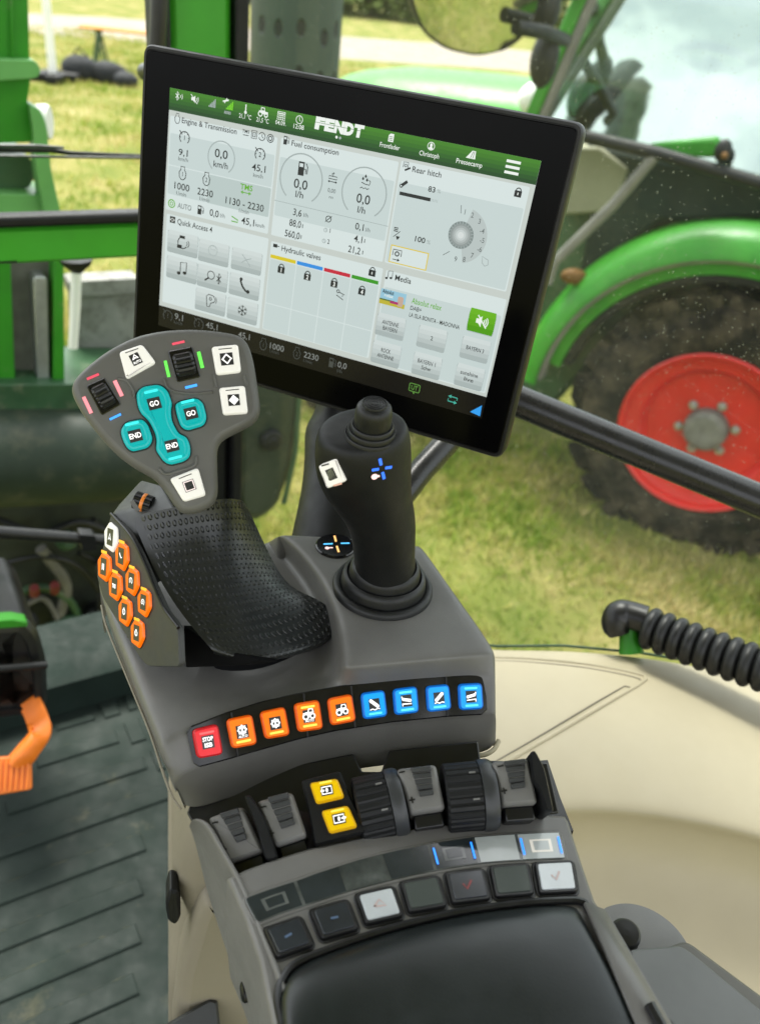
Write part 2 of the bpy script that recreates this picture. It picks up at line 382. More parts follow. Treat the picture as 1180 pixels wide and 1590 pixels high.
# white pole, beer table and bags on the meadow
g = onz(84, 126, 0); t = thing('tent_pole', 'thin white pole standing on dark weights on the meadow', 'pole', g)
mb = MB(); mb.tube([g, g+UP*5.5], .085, M_WHITE, 14); mb.build('shaft', t)
mb = MB()
for k in range(4): mb.box(Frame(g+np.array([.33*cos(k*pi/2+.5), .33*sin(k*pi/2+.5), .09]), UP, az(k*90)), (0, 0, 0), (.42, .30, .16), M_BLACKM)
mb.build('weight', t, bevel=.03)
g = onz(188, 106, 0); t = thing('folding_table', 'orange topped folding table on green legs out on the meadow', 'table', g)
M_WOODT = surf('varnished_table_top', (.40, .17, .03), .75, .15, 3, spec=.15)
TF = Frame(g, UP, az(8)); mb = MB(); mb.box(TF, (.25, 0, .78), (2.2, .55, .04), M_WOODT); mb.build('table_top', t, bevel=.008)
for sx in (-.45, .95):
    mb = MB()
    for sy in (-.2, .2): mb.tube([TF.P(sx-.14, sy, 0), TF.P(sx+.02, sy, .75)], .035, M_GREEND, 8); mb.tube([TF.P(sx+.14, sy, 0), TF.P(sx-.02, sy, .75)], .03, M_GREEND, 8)
    mb.tube([TF.P(sx, -.2, .4), TF.P(sx, .2, .4)], .025, M_GREEND, 8); mb.build('leg', t)
g = onz(152, 128, 0); M_BAG = surf('dark_fabric', (.010, .012, .015), .9, .4, 4, .5, 60, .02); mb = MB()
for dx, dy, r, s in ((-.35, 0, .36, (1.1, .8, .75)), (.2, .1, .33, (1.3, .8, .7)), (.62, -.05, .26, (1, .9, .6))): mb.sphere(g+np.array([dx, dy, r*s[2]*.8]), r, M_BAG, 18, 10, s)
mb.tube([g+np.array([-.5, 0, .42]), g+np.array([-.35, -.03, .62]), g+np.array([-.15, 0, .45])], .02, M_BAG, 8)
tag(mb.build('duffel_bag'), 'dark bags dropped on the grass below the folding table', 'bag')

# ------------------------------------------------------------------ the neighbouring tractor
NA = radians(65); NL = np.array([cos(NA), sin(NA), 0]); NG = onz(1135, 872, 0)
def NSF(h=0.0): return Frame(NG-NL*h, -NL, np.array([sin(NA), -cos(NA), 0]))     # side plane, a to the rear, b up, n towards us
NS = NSF()
nt_ = thing('parked_tractor', 'green tractor with red wheel parked beside the cab, seen through dusty glass', 'tractor', NG)
WC = (-.39, .70)
M_TYRE = surf('tyre_rubber', (.010, .0085, .0065), .9, .3, 6, .5, 40, .01, spec=.15, dust=(.085, .066, .044), dscale=6, dthr=(.44, .70))
wf = NS.sub(*WC, -.02); mb = MB()
prof = [(.44, -.40), (.50, -.44), (.62, -.455), (.70, -.44), (.725, -.40), (.735, -.22), (.725, -.05), (.70, -.01), (.62, .012), (.56, .012), (.50, 0), (.468, -.02), (.45, -.05)]
mb.lathe(wf, prof, M_TYRE, 72, cap=False)
for k in range(21):
    for side in (0, 1):
        th = 2*pi*(k+.5*side)/21; pts = []
        for (dth, h) in ((0, -.20), (.17, -.04 if side == 0 else -.40), (.30, -.01 if side == 0 else -.43)):
            pts.append((th-dth, h))
        V = []
        for (tt, h) in pts:
            for r, w in ((.72, .070), (.79, .050)):
                for sgn in (-1, 1): V.append(wf.P(r*cos(tt+sgn*w), r*sin(tt+sgn*w), h))
        # shoulder: the lug runs down the side wall
        fs = []
        for i in range(2):
            o = i*4; fs += [(o+2, o+3, o+7, o+6), (o, o+2, o+6, o+4), (o+1, o+5, o+7, o+3)]
        fs += [(0, 1, 3, 2), (8, 10, 11, 9)]
        mb.add(V, fs, M_TYRE)
        tt = pts[-1][0]; h0 = .016 if side == 0 else -.46
        V2 = [wf.P(r*cos(tt+s*w), r*sin(tt+s*w), h) for r, w, h in ((.79, .050, h0-.02*(1-2*side)), (.58, .040, h0+.006*(1-2*side))) for s in (-1, 1)]
        V2 += [V[8], V[9]]
        mb.add(V2, [(0, 1, 3, 2)], M_TYRE)
wheel = mb.build('wheel', nt_, angle=30)
mb = MB(); mb.lathe(wf, [(.470, -.04), (.478, .004), (.468, .012), (.452, .004), (.438, -.03), (.395, -.05), (.372, -.052), (.35, -.075), (.335, -.115), (.20, -.13), (.12, -.125), (.01, -.124)], M_RED, 72, cap=False)
mb.build('rim', wheel, angle=28)
M_DIRTY = surf('dirty_hub_metal', (.13, .125, .11), .65, .3, 20)
mb = MB(); mb.lathe(wf, [(.125, -.12), (.118, -.06), (.102, -.052), (.092, -.045), (.05, -.047), (.02, -.05)], M_DIRTY, 36); mb.build('hub', wheel, bevel=.004)
for k in range(6):
    th = 2*pi*k/6+.25; mb = MB(); mb.lathe(wf.sub(.155*cos(th), .155*sin(th)), [(.019, -.13), (.019, -.10), (.014, -.095)], M_STEEL, 6); mb.lathe(wf.sub(.155*cos(th), .155*sin(th)), [(.028, -.126), (.026, -.118)], M_STEEL, 16); mb.build('wheel_nut', wheel)
fw2 = wheel.copy(); COL.objects.link(fw2); fw2.scale = (.74, .74, .74); fw2.location = tuple(NS.P(-2.72, .52, -.06)-NG-.74*(wf.O-NG))
for ch_ in list(wheel.children):
    c_ = ch_.copy(); COL.objects.link(c_); c_.parent = fw2
def sector(F, r0, r1, d0, d1, h0, h1, mat, n=36, mb=None):
    mb = mb or MB(); ca, cb = WC; out = arc(ca, cb, r1, d0, d1, n); inn = arc(ca, cb, r0, d0, d1, n)
    rows = [[F.P(*p, h0) for p in inn], [F.P(*p, h0) for p in out], [F.P(*p, h1) for p in out], [F.P(*p, h1) for p in inn], [F.P(*p, h0) for p in inn]]
    mb.grid(rows[::-1], mat); mb.poly([r[0] for r in rows[:4]], mat); mb.poly([r[-1] for r in rows[:4]][::-1], mat); return mb
mb = MB(); ca, cb = WC
secs = [(1.00, .07), (1.05, .055), (1.10, .01), (1.135, -.08), (1.15, -.25), (1.15, -.55)]
mb.grid([[NS.P(*p, h) for p in arc(ca, cb, r, 178, 25, 48)] for r, h in secs], M_GREEN); mb.grid([[NS.P(*p, h) for p in arc(ca, cb, r-.012, 25, 178, 48)] for r, h in secs], M_GREEN)
sector(NS, .900, .966, 27, 170, -.10, -.006, M_GREEN, 40, mb)
mb.build('fender', nt_, angle=50)
M_LIP = surf('grey_rubber_lip', (.16, .155, .14), .7, .15, 8)
sector(NS, .965, 1.000, 25, 176, -.05, .045, M_LIP, 44).build('fender_lip', nt_, bevel=.012)
sector(NS, .850, .899, 26, 168, -.20, -.020, M_BLACKM, 40).build('fender_flap', nt_, bevel=.01)
NI = NSF(-.35)
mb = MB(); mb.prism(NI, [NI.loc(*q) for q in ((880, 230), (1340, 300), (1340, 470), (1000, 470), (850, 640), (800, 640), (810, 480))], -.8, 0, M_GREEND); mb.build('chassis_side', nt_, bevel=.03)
mb = MB(); mb.prism(NSF(-.1), [NSF(-.1).loc(*q) for q in ((900, 225), (1320, 312), (1320, 400), (1180, 345), (1020, 350), (960, 395), (890, 440), (905, 340))], -.3, -.1, surf('tractor_cab_dark_panel', (.010, .020, .015), .6, .3, 5, spec=.25)); mb.build('cab_side_panel', nt_, bevel=.03)  # cab side in an even dark green
mb = MB(); q = NSF(.02); mb.prism(q, q.locs([(1003, 222), (1115, 212), (1122, 246), (1040, 248)]), -.15, 0, M_GREEN); mb.build('roof_step_cover', nt_, bevel=.02)
mb = MB(); q = NSF(-.18); mb.prism(q, q.locs([(850, 228), (930, 228), (975, 262), (962, 300), (935, 330), (862, 335)]), -.35, 0, surf('pale_tank_plastic', (.22, .22, .15), .7, .1, 4, spec=.2)); mb.build('storage_tank', nt_, bevel=.015)
q = NSF(.10); mb = MB(); mb.tube([q.P(*q.loc(1018, 240)), q.P(*q.loc(952, 318)), q.P(*q.loc(862, 405)), q.P(*q.loc(850, 440))], .028, M_LIP, 12); mb.build('grab_rail', nt_)
mb = MB(); mb.tube([q.P(*q.loc(908, 212)), q.P(*q.loc(1020, 238)), q.P(*q.loc(1200, 290)), q.P(*q.loc(1330, 330))], .032, M_BLACKM, 12); mb.build('window_seal', nt_)
mb = MB(); mb.sphere(q.P(*q.loc(880, 437), -.12), .075, surf('faded_amber_lens', (.14, .07, .02), .6, spec=.2), 16, 10, (1, .6, .6)); mb.build('reflector', nt_)
mb = MB(); mb.sphere(q.P(*q.loc(1122, 234)), .052, M_BLACKM, 16, 10, (.8, .6, 1)); mb.sphere(q.P(*q.loc(1127, 240), .045), .016, MATS['faded_amber_lens'], 12, 8); mb.build('turn_signal', nt_)
# glass and pillar
def coated_glass():
    m, nt, b = nodes('tinted_cab_glass'); nt.nodes.remove(b); out = nt.nodes['Material Output']
    gl = nt.nodes.new('ShaderNodeBsdfGlossy'); gl.inputs[0].default_value = (.58, .66, .62, 1); gl.inputs[1].default_value = .05
    tr = nt.nodes.new('ShaderNodeBsdfTransparent'); tr.inputs[0].default_value = (.50, .66, .60, 1)
    mx = nt.nodes.new('ShaderNodeMixShader'); mx.inputs[0].default_value = .66
    nt.links.new(tr.outputs[0], mx.inputs[1]); nt.links.new(gl.outputs[0], mx.inputs[2]); nt.links.new(mx.outputs[0], out.inputs[0])
    g = nt.nodes.new('ShaderNodeNewGeometry').outputs['Position']; bm = nt.nodes.new('ShaderNodeBump'); bm.inputs['Strength'].default_value = .12; bm.inputs['Distance'].default_value = .05
    nt.links.new(noise(nt, g, 1.6, 3, .5), bm.inputs['Height']); nt.links.new(bm.outputs[0], gl.inputs['Normal']); return m
M_CABGL = coated_glass()
wfm = Frame(NSF(.02).P(*NSF(.02).loc(1020, 238)), nrm(-NL+UP*.28), np.array([sin(NA), -cos(NA), 0]))
mb = MB(); mb.prism(wfm, wfm.locs([(840, 150), (912, -10), (985, -190), (1500, -190), (1500, 370), (1180, 288), (1020, 240), (905, 212), (838, 195)]), -.012, 0, M_CABGL); mb.build('windscreen', nt_, smooth=False)
mb = MB(); mb.box(NSF(-.9), (-.55, 2.25, 0), (.55, .9, .5), surf('tractor_seat_fabric', (.10, .12, .12), .8, .2, 5)); mb.build('seat', nt_, bevel=.1)
mb = MB(); mb.tube([NSF(-.6).P(-1.15, 1.9), NSF(-.65).P(-1.0, 2.5)], .05, M_BLACKM, 12); mb.tube([NSF(-.6).P(-1.0+.2*cos(k*pi/8), 2.5+.06*sin(k*pi/8), .2*sin(k*pi/8)) for k in range(17)], .02, M_BLACKM, 8); mb.build('steering_wheel', nt_)
pq = NSF(.06); A, B = pq._px(795, 250), pq._px(905, -20); C2 = A+(B-A)*1.6
mb = MB(); pf = Frame(A, -NL, B-A); L = np.linalg.norm(C2-A)
mb.prism(pf, [(0, -.034), (L, -.034), (L, .034), (0, .034)], -.08, 0, M_GREEN); mb.build('pillar', nt_, bevel=.012)
mb = MB(); mb.prism(pf, [(0, -.075), (L, -.075), (L, -.036), (0, -.036)], -.07, -.01, M_LIP); mb.build('pillar_seal', nt_, bevel=.008)
HF = NSF(-.35)
pr = [(0, 1.0), (0, 1.9), (-.04, 2.08), (-.14, 2.19), (-.35, 2.24), (-.62, 2.26), (-.9, 2.24), (-1.1, 2.19), (-1.2, 2.08), (-1.24, 1.9), (-1.24, 1.0)]
mb = MB(); rows = []
for a_, k in ((-1.62, 1.0), (-1.9, .995), (-2.4, .985), (-2.9, .97), (-3.25, .94), (-3.4, .86)): rows.append([HF.P(a_, b_*k, -.0+h_*(1 if k > .9 else .9)) for h_, b_ in pr])
mb.grid(rows, M_GREEN); mb.poly(rows[-1], M_GREEN); mb.build('hood', nt_, angle=60)
mb = MB(); q = HF.sub(-1.82, 2.19, .0); mb.sphere(q.P(0, 0, -.02), .12, M_WHITE, 16, 10, (1, .7, .8)); mb.build('work_lamp', nt_)
# wing mirror on that tractor
mc = at(738, 10, 3.4); mf = Frame(mc, nrm(nrm(EYE-mc)+nrm(NS.P(.30, 1.1, .3)-mc)), pxdir=((738, 10), (800, 14)))
M_MIRR, nt1, b1 = nodes('mirror_glass'); b1.inputs['Metallic'].default_value = 1; b1.inputs['Roughness'].default_value = .03; b1.inputs['Base Color'].default_value = (.62, .66, .58, 1)
mo = roundpoly(mf.locs([(622, -190), (838, -180), (842, -20), (825, 42), (792, 75), (742, 87), (690, 76), (655, 50), (636, 5)]), .06, 5)
mb = MB(); mb.levels(mf, mo, [(.09, -.12), (.02, -.08), (0, -.03), (0, .004), (.006, .006)], M_BLACKM); mir = mb.build('wing_mirror', nt_)
mb = MB(); mb.flat(mf, inset(mo, .012), .009, M_MIRR); mb.build('mirror_glass', mir, smooth=False)
mb = MB()
mb.tube([at(800, 42, 3.5), at(845, 50, 3.6), at(878, 62, 4.1)], .03, M_BLACKM, 10); mb.tube([at(790, -20, 3.5), at(850, -10, 3.7), at(905, -14, 4.1)], .03, M_BLACKM, 10)
mb.sphere(at(845, 92, 4.0), .085, M_BLACKM, 16, 10, (.8, .7, 1.5)); mb.sphere(at(845, 12, 3.75), .09, M_BLACKM, 16, 10, (.8, .7, 1.3)); mb.build('mirror_arm', nt_, angle=70)

# ------------------------------------------------------------------ the cab we sit in
M_CABG = surf('cab_green_lightened', (.046, .34, .020), .40, .12, 8, spec=.4)  # body green lightened to offset the dim light on inward faces
FA = 33
FU, FN = az(FA), np.array([sin(radians(FA)), -cos(radians(FA)), 0])
def FE(d): return Frame(at(100, 375, d), FN, FU)
FW = FE(1.25)
cab = thing('tractor_cab', 'green framed tractor cab with front window, right pillar and dusty side glass', 'cab', FW.P(0, FW.loc(120, 1050)[1]))
y_top, y_bot = FW.loc(100, 347)[1], FW.loc(100, 404)[1]
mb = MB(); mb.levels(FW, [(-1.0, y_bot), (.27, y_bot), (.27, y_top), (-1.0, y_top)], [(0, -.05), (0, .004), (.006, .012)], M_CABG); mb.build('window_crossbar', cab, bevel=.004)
mb = MB(); mb.box(FW, (-.37, FW.loc(100, 335)[1], .012), (1.25, .016, .03), M_BLACKM); mb.build('crossbar_seal', cab, bevel=.005)
mb = MB(); mb.box(FW, (-.30, FW.loc(100, 398)[1], .0125), (.46, .0025, .004), M_BLACKM); mb.build('crossbar_slot', cab)
yS = FW.loc(120, 1050)[1]; a0, a1 = FW.loc(263, 30)[0], FW.loc(364, 30)[0]
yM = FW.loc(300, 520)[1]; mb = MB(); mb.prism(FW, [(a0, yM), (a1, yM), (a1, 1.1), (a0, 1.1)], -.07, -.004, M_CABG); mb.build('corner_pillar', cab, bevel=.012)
mb = MB(); mb.prism(FW, [(a0, yS-.1), (a1, yS-.1), (a1, yM+.01), (a0, yM+.01)], -.066, -.008, M_BLACKM); mb.build('shaded_pillar_base', cab, bevel=.012)  # lower pillar coloured black in place of the shade on it
mb = MB()
for p0, p1 in ((241, 264), (364, 386)): b0, b1_ = FW.loc(p0, 30)[0], FW.loc(p1, 30)[0]; mb.prism(FW, [(b0, yS-.1), (b1_, yS-.1), (b1_, 1.1), (b0, 1.1)], -.05, .006, M_BLACKM)
mb.build('pillar_seal', cab, bevel=.004)
mb = MB(); mb.tube(catmull([FW.P(*FW.loc(232, -60), .05), FW.P(*FW.loc(229, 40), .05), FW.P(*FW.loc(225, 95), .045), FW.P(*FW.loc(224, 108), .02), FW.P(*FW.loc(226, 112), -.0)], 5), .0115, M_BLACK, 14); mb.build('hand_grip', cab)
M_SILL = surf('sill_plastic', (.0085, .016, .0125), .72, .15, 12, .3, 900, .0002, spec=.18, dust=(.02, .022, .018), dscale=40)
mb = MB(); mb.levels(FW, [(-1.4, yS-.06), (.45, yS-.06), (.45, yS+.055), (-1.4, yS+.055)], [(0, -.12), (0, .012), (.02, .05)], M_SILL); mb.build('door_sill', cab, bevel=.008)
M_WIN, ntw, bw = nodes('clear_window_glass'); ntw.nodes.remove(bw); o_ = ntw.nodes['Material Output']
def thin_glass(nt, tint, fres, dustf, speck):
    tr = nt.nodes.new('ShaderNodeBsdfTransparent'); tr.inputs[0].default_value = (*tint, 1); gl = nt.nodes.new('ShaderNodeBsdfGlossy'); gl.inputs[1].default_value = .02
    lw = nt.nodes.new('ShaderNodeFresnel'); lw.inputs[0].default_value = 1.35
    m1 = nt.nodes.new('ShaderNodeMixShader'); nt.links.new(mapr(nt, lw.outputs[0], 0, fres), m1.inputs[0]); nt.links.new(tr.outputs[0], m1.inputs[1]); nt.links.new(gl.outputs[0], m1.inputs[2])
    res = m1
    if dustf:
        df = nt.nodes.new('ShaderNodeBsdfDiffuse'); df.inputs[0].default_value = (.52, .56, .42, 1); tl_ = nt.nodes.new('ShaderNodeBsdfTranslucent'); tl_.inputs[0].default_value = (.52, .56, .42, 1)
        md = nt.nodes.new('ShaderNodeMixShader'); nt.links.new(df.outputs[0], md.inputs[1]); nt.links.new(tl_.outputs[0], md.inputs[2])
        co = tc(nt); patch = mapr(nt, noise(nt, co, 2.2, 4, .6), .25, 1.6, .35, .7)
        def dots(scale, thr, sel):
            v = nt.nodes.new('ShaderNodeTexVoronoi'); v.inputs['Scale'].default_value = scale; nt.links.new(co, v.inputs['Vector'])
            sp = nt.nodes.new('ShaderNodeSeparateColor'); nt.links.new(v.outputs['Color'], sp.inputs[0])
            k1 = mapr(nt, v.outputs['Distance'], 1, 0, thr*.6, thr); k2 = mapr(nt, sp.outputs[0], 0, 1, sel, sel+.02)
            mm = nt.nodes.new('ShaderNodeMath'); mm.operation = 'MULTIPLY'; nt.links.new(k1, mm.inputs[0]); nt.links.new(k2, mm.inputs[1]); return mm.outputs[0]
        ad = nt.nodes.new('ShaderNodeMath'); ad.operation = 'MAXIMUM'; nt.links.new(dots(190, .17, .25), ad.inputs[0]); nt.links.new(dots(85, .11, .55), ad.inputs[1])
        ml = nt.nodes.new('ShaderNodeMath'); ml.operation = 'MULTIPLY'; nt.links.new(ad.outputs[0], ml.inputs[0]); ml.inputs[1].default_value = speck
        ps = nt.nodes.new('ShaderNodeMath'); ps.operation = 'MULTIPLY'; nt.links.new(patch, ps.inputs[0]); ps.inputs[1].default_value = dustf
        mx_ = nt.nodes.new('ShaderNodeMath'); mx_.operation = 'MAXIMUM'; nt.links.new(ml.outputs[0], mx_.inputs[0]); nt.links.new(ps.outputs[0], mx_.inputs[1])
        m2 = nt.nodes.new('ShaderNodeMixShader'); nt.links.new(mx_.outputs[0], m2.inputs[0]); nt.links.new(m1.outputs[0], m2.inputs[1]); nt.links.new(md.outputs[0], m2.inputs[2]); res = m2
    nt.links.new(res.outputs[0], nt.nodes['Material Output'].inputs[0])
thin_glass(ntw, (.95, .98, .95), .22, 0, 0)
M_DUSTG, ntd, bd = nodes('dusty_window_glass'); ntd.nodes.remove(bd); thin_glass(ntd, (.93, .98, .94), .5, .032, .33)
PX = FW.P(a1, 0)+FU*.03; SD = nrm(np.array([.95, .50, 0])-np.array([PX[0], PX[1], 0])); SN = np.array([-SD[1], SD[0], 0]); SN = SN if SN@(EYE-PX) > 0 else -SN
SW = Frame(np.array([PX[0], PX[1], 2.3]), SN, SD if np.cross(SN, SD)[2] > 0 else -SD); sg = 1 if SW.u@SD > 0 else -1
mb = MB(); mb.flat(SW, [(0, -.9), (sg*2.2, -.9), (sg*2.2, .95), (0, .95)], 0, M_DUSTG); mb.build('side_window', cab, smooth=False)
mb = MB(); mb.flat(FW, [(-1.1, yS+.05), (a0-.02, yS+.05), (a0-.02, 1.05), (-1.1, 1.05)], -.03, M_WIN); mb.build('front_window', cab, smooth=False)
# roof, tail panel and added left light screen, above and behind the photographer
M_LINER = surf('roof_liner', (.30, .29, .26), .9, .06, 8)
RO = np.array([0, 0, 3.42]); RF = Frame(RO, -UP, FU)
mb = MB(); c0 = [FW.P(-1.05, 0, .06), FW.P(a1+.12, 0, .06)]
pts = [c0[0], c0[1], SW.P(sg*1.9, 0, .0), np.array([.55, -1.2, 0]), np.array([-.95, -.55, 0])]
loc2 = [((p-RO)@RF.u, (p-RO)@RF.v) for p in pts]
mb.prism(RF, loc2, -.12, 0, M_LINER); mb.build('roof', cab, bevel=.03)
TFm = Frame(np.array([-.2, -.95, 1.45]), nrm((-.35, .94, 0)), (.94, .35, 0))
mb = MB(); mb.prism(TFm, [(-.9, 0), (.9, 0), (.9, 1.05), (-.9, 1.05)], -.06, 0, M_DARK); mb.build('tail_panel', cab, bevel=.02)
LW0, LW1 = FW.P(-1.02, 0, .05), np.array([-1.0, -.62, 0]); ld_ = nrm(LW1-LW0); LWF = Frame(np.array([LW0[0], LW0[1], 1.45]), np.cross(ld_, UP), ld_)
if LWF.n@(EYE-LWF.O) < 0: LWF = Frame(LWF.O, -LWF.n, ld_)
sv = 1 if LWF.v[2] > 0 else -1; LL = np.linalg.norm((LW1-LW0)[:2])
MB().prism(LWF, [(0, -.05*sv), (LL, -.05*sv), (LL, 1.55*sv), (0, 1.55*sv)], -.05, 0, M_DARK).build('left_light_screen', cab, bevel=.02)  # solid, unseen screen added to keep side light off the interior
for a_ in (-.85, .85): MB().prism(TFm, [(a_-.05, .9), (a_+.05, .9), (a_+.05, 1.95), (a_-.05, 1.95)], -.08, 0, M_DARK).build('tail_post', cab, bevel=.01)

# floor with raised ribs
M_FLOOR = surf('rubber_floor', (.0105, .0172, .0138), .72, .18, 9, .5, 700, .0003, spec=.22, dust=(.075, .07, .042), dscale=11, dthr=(.60, .86))
M_GRIT = surf('caked_dust', (.070, .066, .040), .95, .4, 30, spec=.05)
FL = Frame(onz(100, 1350, 1.45), UP, FU); K = crop(0, 1000, 440/1180)
e = FW.P(0, 0, .0)
mb = MB(); corners = [FW.P(-1.4, 0, -.10), FW.P(.75, 0, -.10), FW.P(.75, 0, 1.8), FW.P(-1.4, 0, 1.8)]
mb.prism(FL, [((p-FL.O)@FL.u, (p-FL.O)@FL.v) for p in corners], -.05, 0, M_FLOOR); floor = struct(mb.build('floor'))
mb = MB()
for (tA, tB, bA, bB) in [((150, 448), (480, 378), (150, 520), (505, 412)), ((60, 640), (600, 480), (0, 722), (615, 525)), ((-60, 846), (700, 590), (-60, 908), (740, 645)), ((-60, 1022), (602, 795), (-60, 1120), (598, 862)),
                         ((-60, 1212), (592, 985), (-60, 1312), (588, 1050)), ((-60, 1414), (582, 1175), (-60, 1524), (580, 1252)), ((-60, 1620), (574, 1388), (-60, 1740), (572, 1475)), ((-60, 1840), (570, 1600), (-60, 1960), (570, 1690))]:
    q = [FL.loc(*p) for p in K(tA, tB, bB, bA)]; yt, yb_ = (q[0][1]+q[1][1])/2, (q[2][1]+q[3][1])/2; xl, xr = (q[0][0]+q[3][0])/2, (q[1][0]+q[2][0])/2
    mb.levels(FL, [(xl, yb_), (xr, yb_), (xr, yt), (xl, yt)], [(0, -.002), (0, .003), (.002, .0045)], M_FLOOR, bottom=False)
    n_ = 26; V_ = []
    for i in range(n_+1):
        x_ = xl+(xr-xl)*i/n_; w1, w2 = rnd.uniform(.0003, .0022), rnd.uniform(.0002, .0009); V_ += [FL.P(x_, yt+w1, .0012), FL.P(x_, yt-w2, .0022)]
    mb.add(V_, [(2*i, 2*i+1, 2*i+3, 2*i+2) for i in range(n_)], M_GRIT)
for a_, b_ in (((235, 350), (395, 308)), ((415, 250), (500, 285)), ((520, 345), (608, 390)), ((517, 222), (570, 262)), ((632, 462), (690, 510))):
    p, q = [FL.loc(*z) for z in K(a_, b_)]; mb.levels(FL, [(min(p[0], q[0]), min(p[1], q[1])-.006), (max(p[0], q[0]), min(p[1], q[1])-.006), (max(p[0], q[0]), max(p[1], q[1])+.006), (min(p[0], q[0]), max(p[1], q[1])+.006)], [(0, -.002), (0, .003), (.002, .0045)], M_FLOOR, bottom=False)
o = mb.build('floor_rib', floor)

# pedals and pedal housing
t = thing('pedal_box', 'black pedal housing with bright green top strip at the left edge', 'pedal box', onz(30, 1120, 1.5))
q = Frame(at(40, 1030, 1.32), nrm(FN+.15*UP), FU)
mb = MB(); mb.levels(q, roundpoly(q.locs([(-90, 968), (42, 962), (62, 985), (74, 1030), (76, 1090), (68, 1112), (-90, 1130)]), .012, 5), [(0, -.22), (0, -.01), (.008, 0), (.020, .002), (.022, -.006), (.05, -.006)], M_BLACK); mb.build('housing', t)
mb = MB(); mb.levels(q, q.locs([(-90, 966), (20, 959), (42, 963), (44, 971), (-90, 982)]), [(0, -.02), (0, .003), (.002, .005)], M_GREEN); mb.build('top_strip', t, bevel=.002)
mb = MB(); mb.tube([q.P(*q.loc(-40, 1030), .02), q.P(*q.loc(70, 1022), .02)], .006, M_BLACKM, 10); mb.build('hinge_rod', t)
t = thing('brake_pedal', 'orange pedal with a ribbed foot pad on a curved arm', 'pedal', onz(25, 1235, 1.46))
pth = catmull([at(42, 1080, 1.36), at(58, 1115, 1.34), at(62, 1140, 1.325), at(45, 1165, 1.31), at(28, 1185, 1.31)], 6)
mb = MB(); r_ = []
for i, p in enumerate(pth):
    tt = nrm(pth[min(i+1, len(pth)-1)]-pth[max(0, i-1)]); w_ = nrm(np.cross(tt, FN)); r_.append([p+w_*a_*.017+FN*b_*.012 for a_, b_ in ((-1, -.6), (-.7, -1), (.7, -1), (1, -.6), (1, .6), (.7, 1), (-.7, 1), (-1, .6))])
mb.grid(r_, M_ORANGE, closed=True); mb.poly(r_[0], M_ORANGE); mb.poly(r_[-1], M_ORANGE); mb.build('arm', t, angle=60)
q = Frame(at(25, 1200, 1.30), nrm(FN+.75*UP), pxdir=((5, 1200), (50, 1197)))
po = roundpoly(q.locs([(-16, 1178), (50, 1172), (51, 1226), (-10, 1236)]), .006, 4)
mb = MB(); mb.levels(q, po, [(.002, -.014), (0, -.011), (0, -.002), (.002, 0)], M_ORANGE); pad = mb.build('foot_pad', t)
mb = MB(); xs = [p[0] for p in po]; ys = [p[1] for p in po]
for k in range(7): x_ = min(xs)+.008+k*(max(xs)-min(xs)-.016)/6; mb.box(q, (x_, (min(ys)+max(ys))/2, .001), (.0045, (max(ys)-min(ys))*.80, .005), M_ORANGE)
mb.build('pad_rib', pad, bevel=.001)

# wiper, loader, engine bay in front of the window
w_ = FE(1.33); t = thing('windscreen_wiper', 'thin black wiper lying level across the front window', 'wiper', w_.P(*w_.loc(100, 238)))
mb = MB(); mb.tube([w_.P(*w_.loc(-80, 231)), w_.P(*w_.loc(80, 233)), w_.P(*w_.loc(110, 238)), w_.P(*w_.loc(300, 246))], [.0045, .004, .0035, .003], M_BLACKM, 10); mb.build('blade', t)
mb = MB(); mb.tube([w_.P(*w_.loc(-80, 224), .01), w_.P(*w_.loc(60, 225), .01), w_.P(*w_.loc(98, 228), .006)], [.003, .003, .002], M_DARK, 8); mb.tube([w_.P(*w_.loc(-80, 239), .01), w_.P(*w_.loc(216, 243), .01)], .002, M_DARK, 8); mb.build('arm', t)
ld = FE(2.05); t = thing('front_loader', 'green front loader arm with capped post and round work lamp left of the window', 'loader', ld.P(*ld.loc(20, 330)))
def slab(par, name, F, px, h0, h1, mat, bev=.01, r=.01): return MB().prism(F, roundpoly(F.locs(px), r, 3), h0, h1, mat).build(name, par, bevel=bev)
M_GREENL = surf('pale_green_paint', (.11, .30, .085), .4, .12, 8)  # paler green for cap, bracket and lower plate
mb = MB(); mb.prism(ld, ld.locs([(-90, -70), (40, -70), (44, 92), (-90, 92)]), -.16, .02, M_GREEN); mb.prism(ld, ld.locs([(12, -70), (15, -70), (18, 92), (15, 92)]), .02, .03, M_GREEN); mb.build('boom', t, bevel=.012)
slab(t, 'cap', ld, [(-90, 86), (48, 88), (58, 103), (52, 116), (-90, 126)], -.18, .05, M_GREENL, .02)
slab(t, 'post', ld, [(-90, 120), (46, 118), (40, 158), (50, 218), (-90, 222)], -.15, .02, M_GREEN, .02)
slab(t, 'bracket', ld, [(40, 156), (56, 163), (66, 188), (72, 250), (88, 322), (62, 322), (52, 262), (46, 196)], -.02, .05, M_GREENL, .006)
lf = ld.sub(*ld.loc(70, 193), .0); mb = MB()
mb.lathe(Frame(lf.P(0, 0, -.03), nrm(FU*.9+FN*.4), UP), [(.02, -.03), (.036, -.01), (.038, .01), (.034, .018)], M_WHITE, 24); mb.build('work_lamp', t)
slab(t, 'pivot_tube', ld, [(-90, 242), (48, 246), (62, 270), (48, 296), (-90, 300)], -.2, -.02, M_GREEND, .02)
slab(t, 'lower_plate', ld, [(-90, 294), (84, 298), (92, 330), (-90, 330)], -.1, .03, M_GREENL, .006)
ch = FE(1.95); t = thing('loader_subframe', 'green loader mounting frame with a grey channel below the window crossbar', 'loader frame', ch.P(*ch.loc(60, 640)))
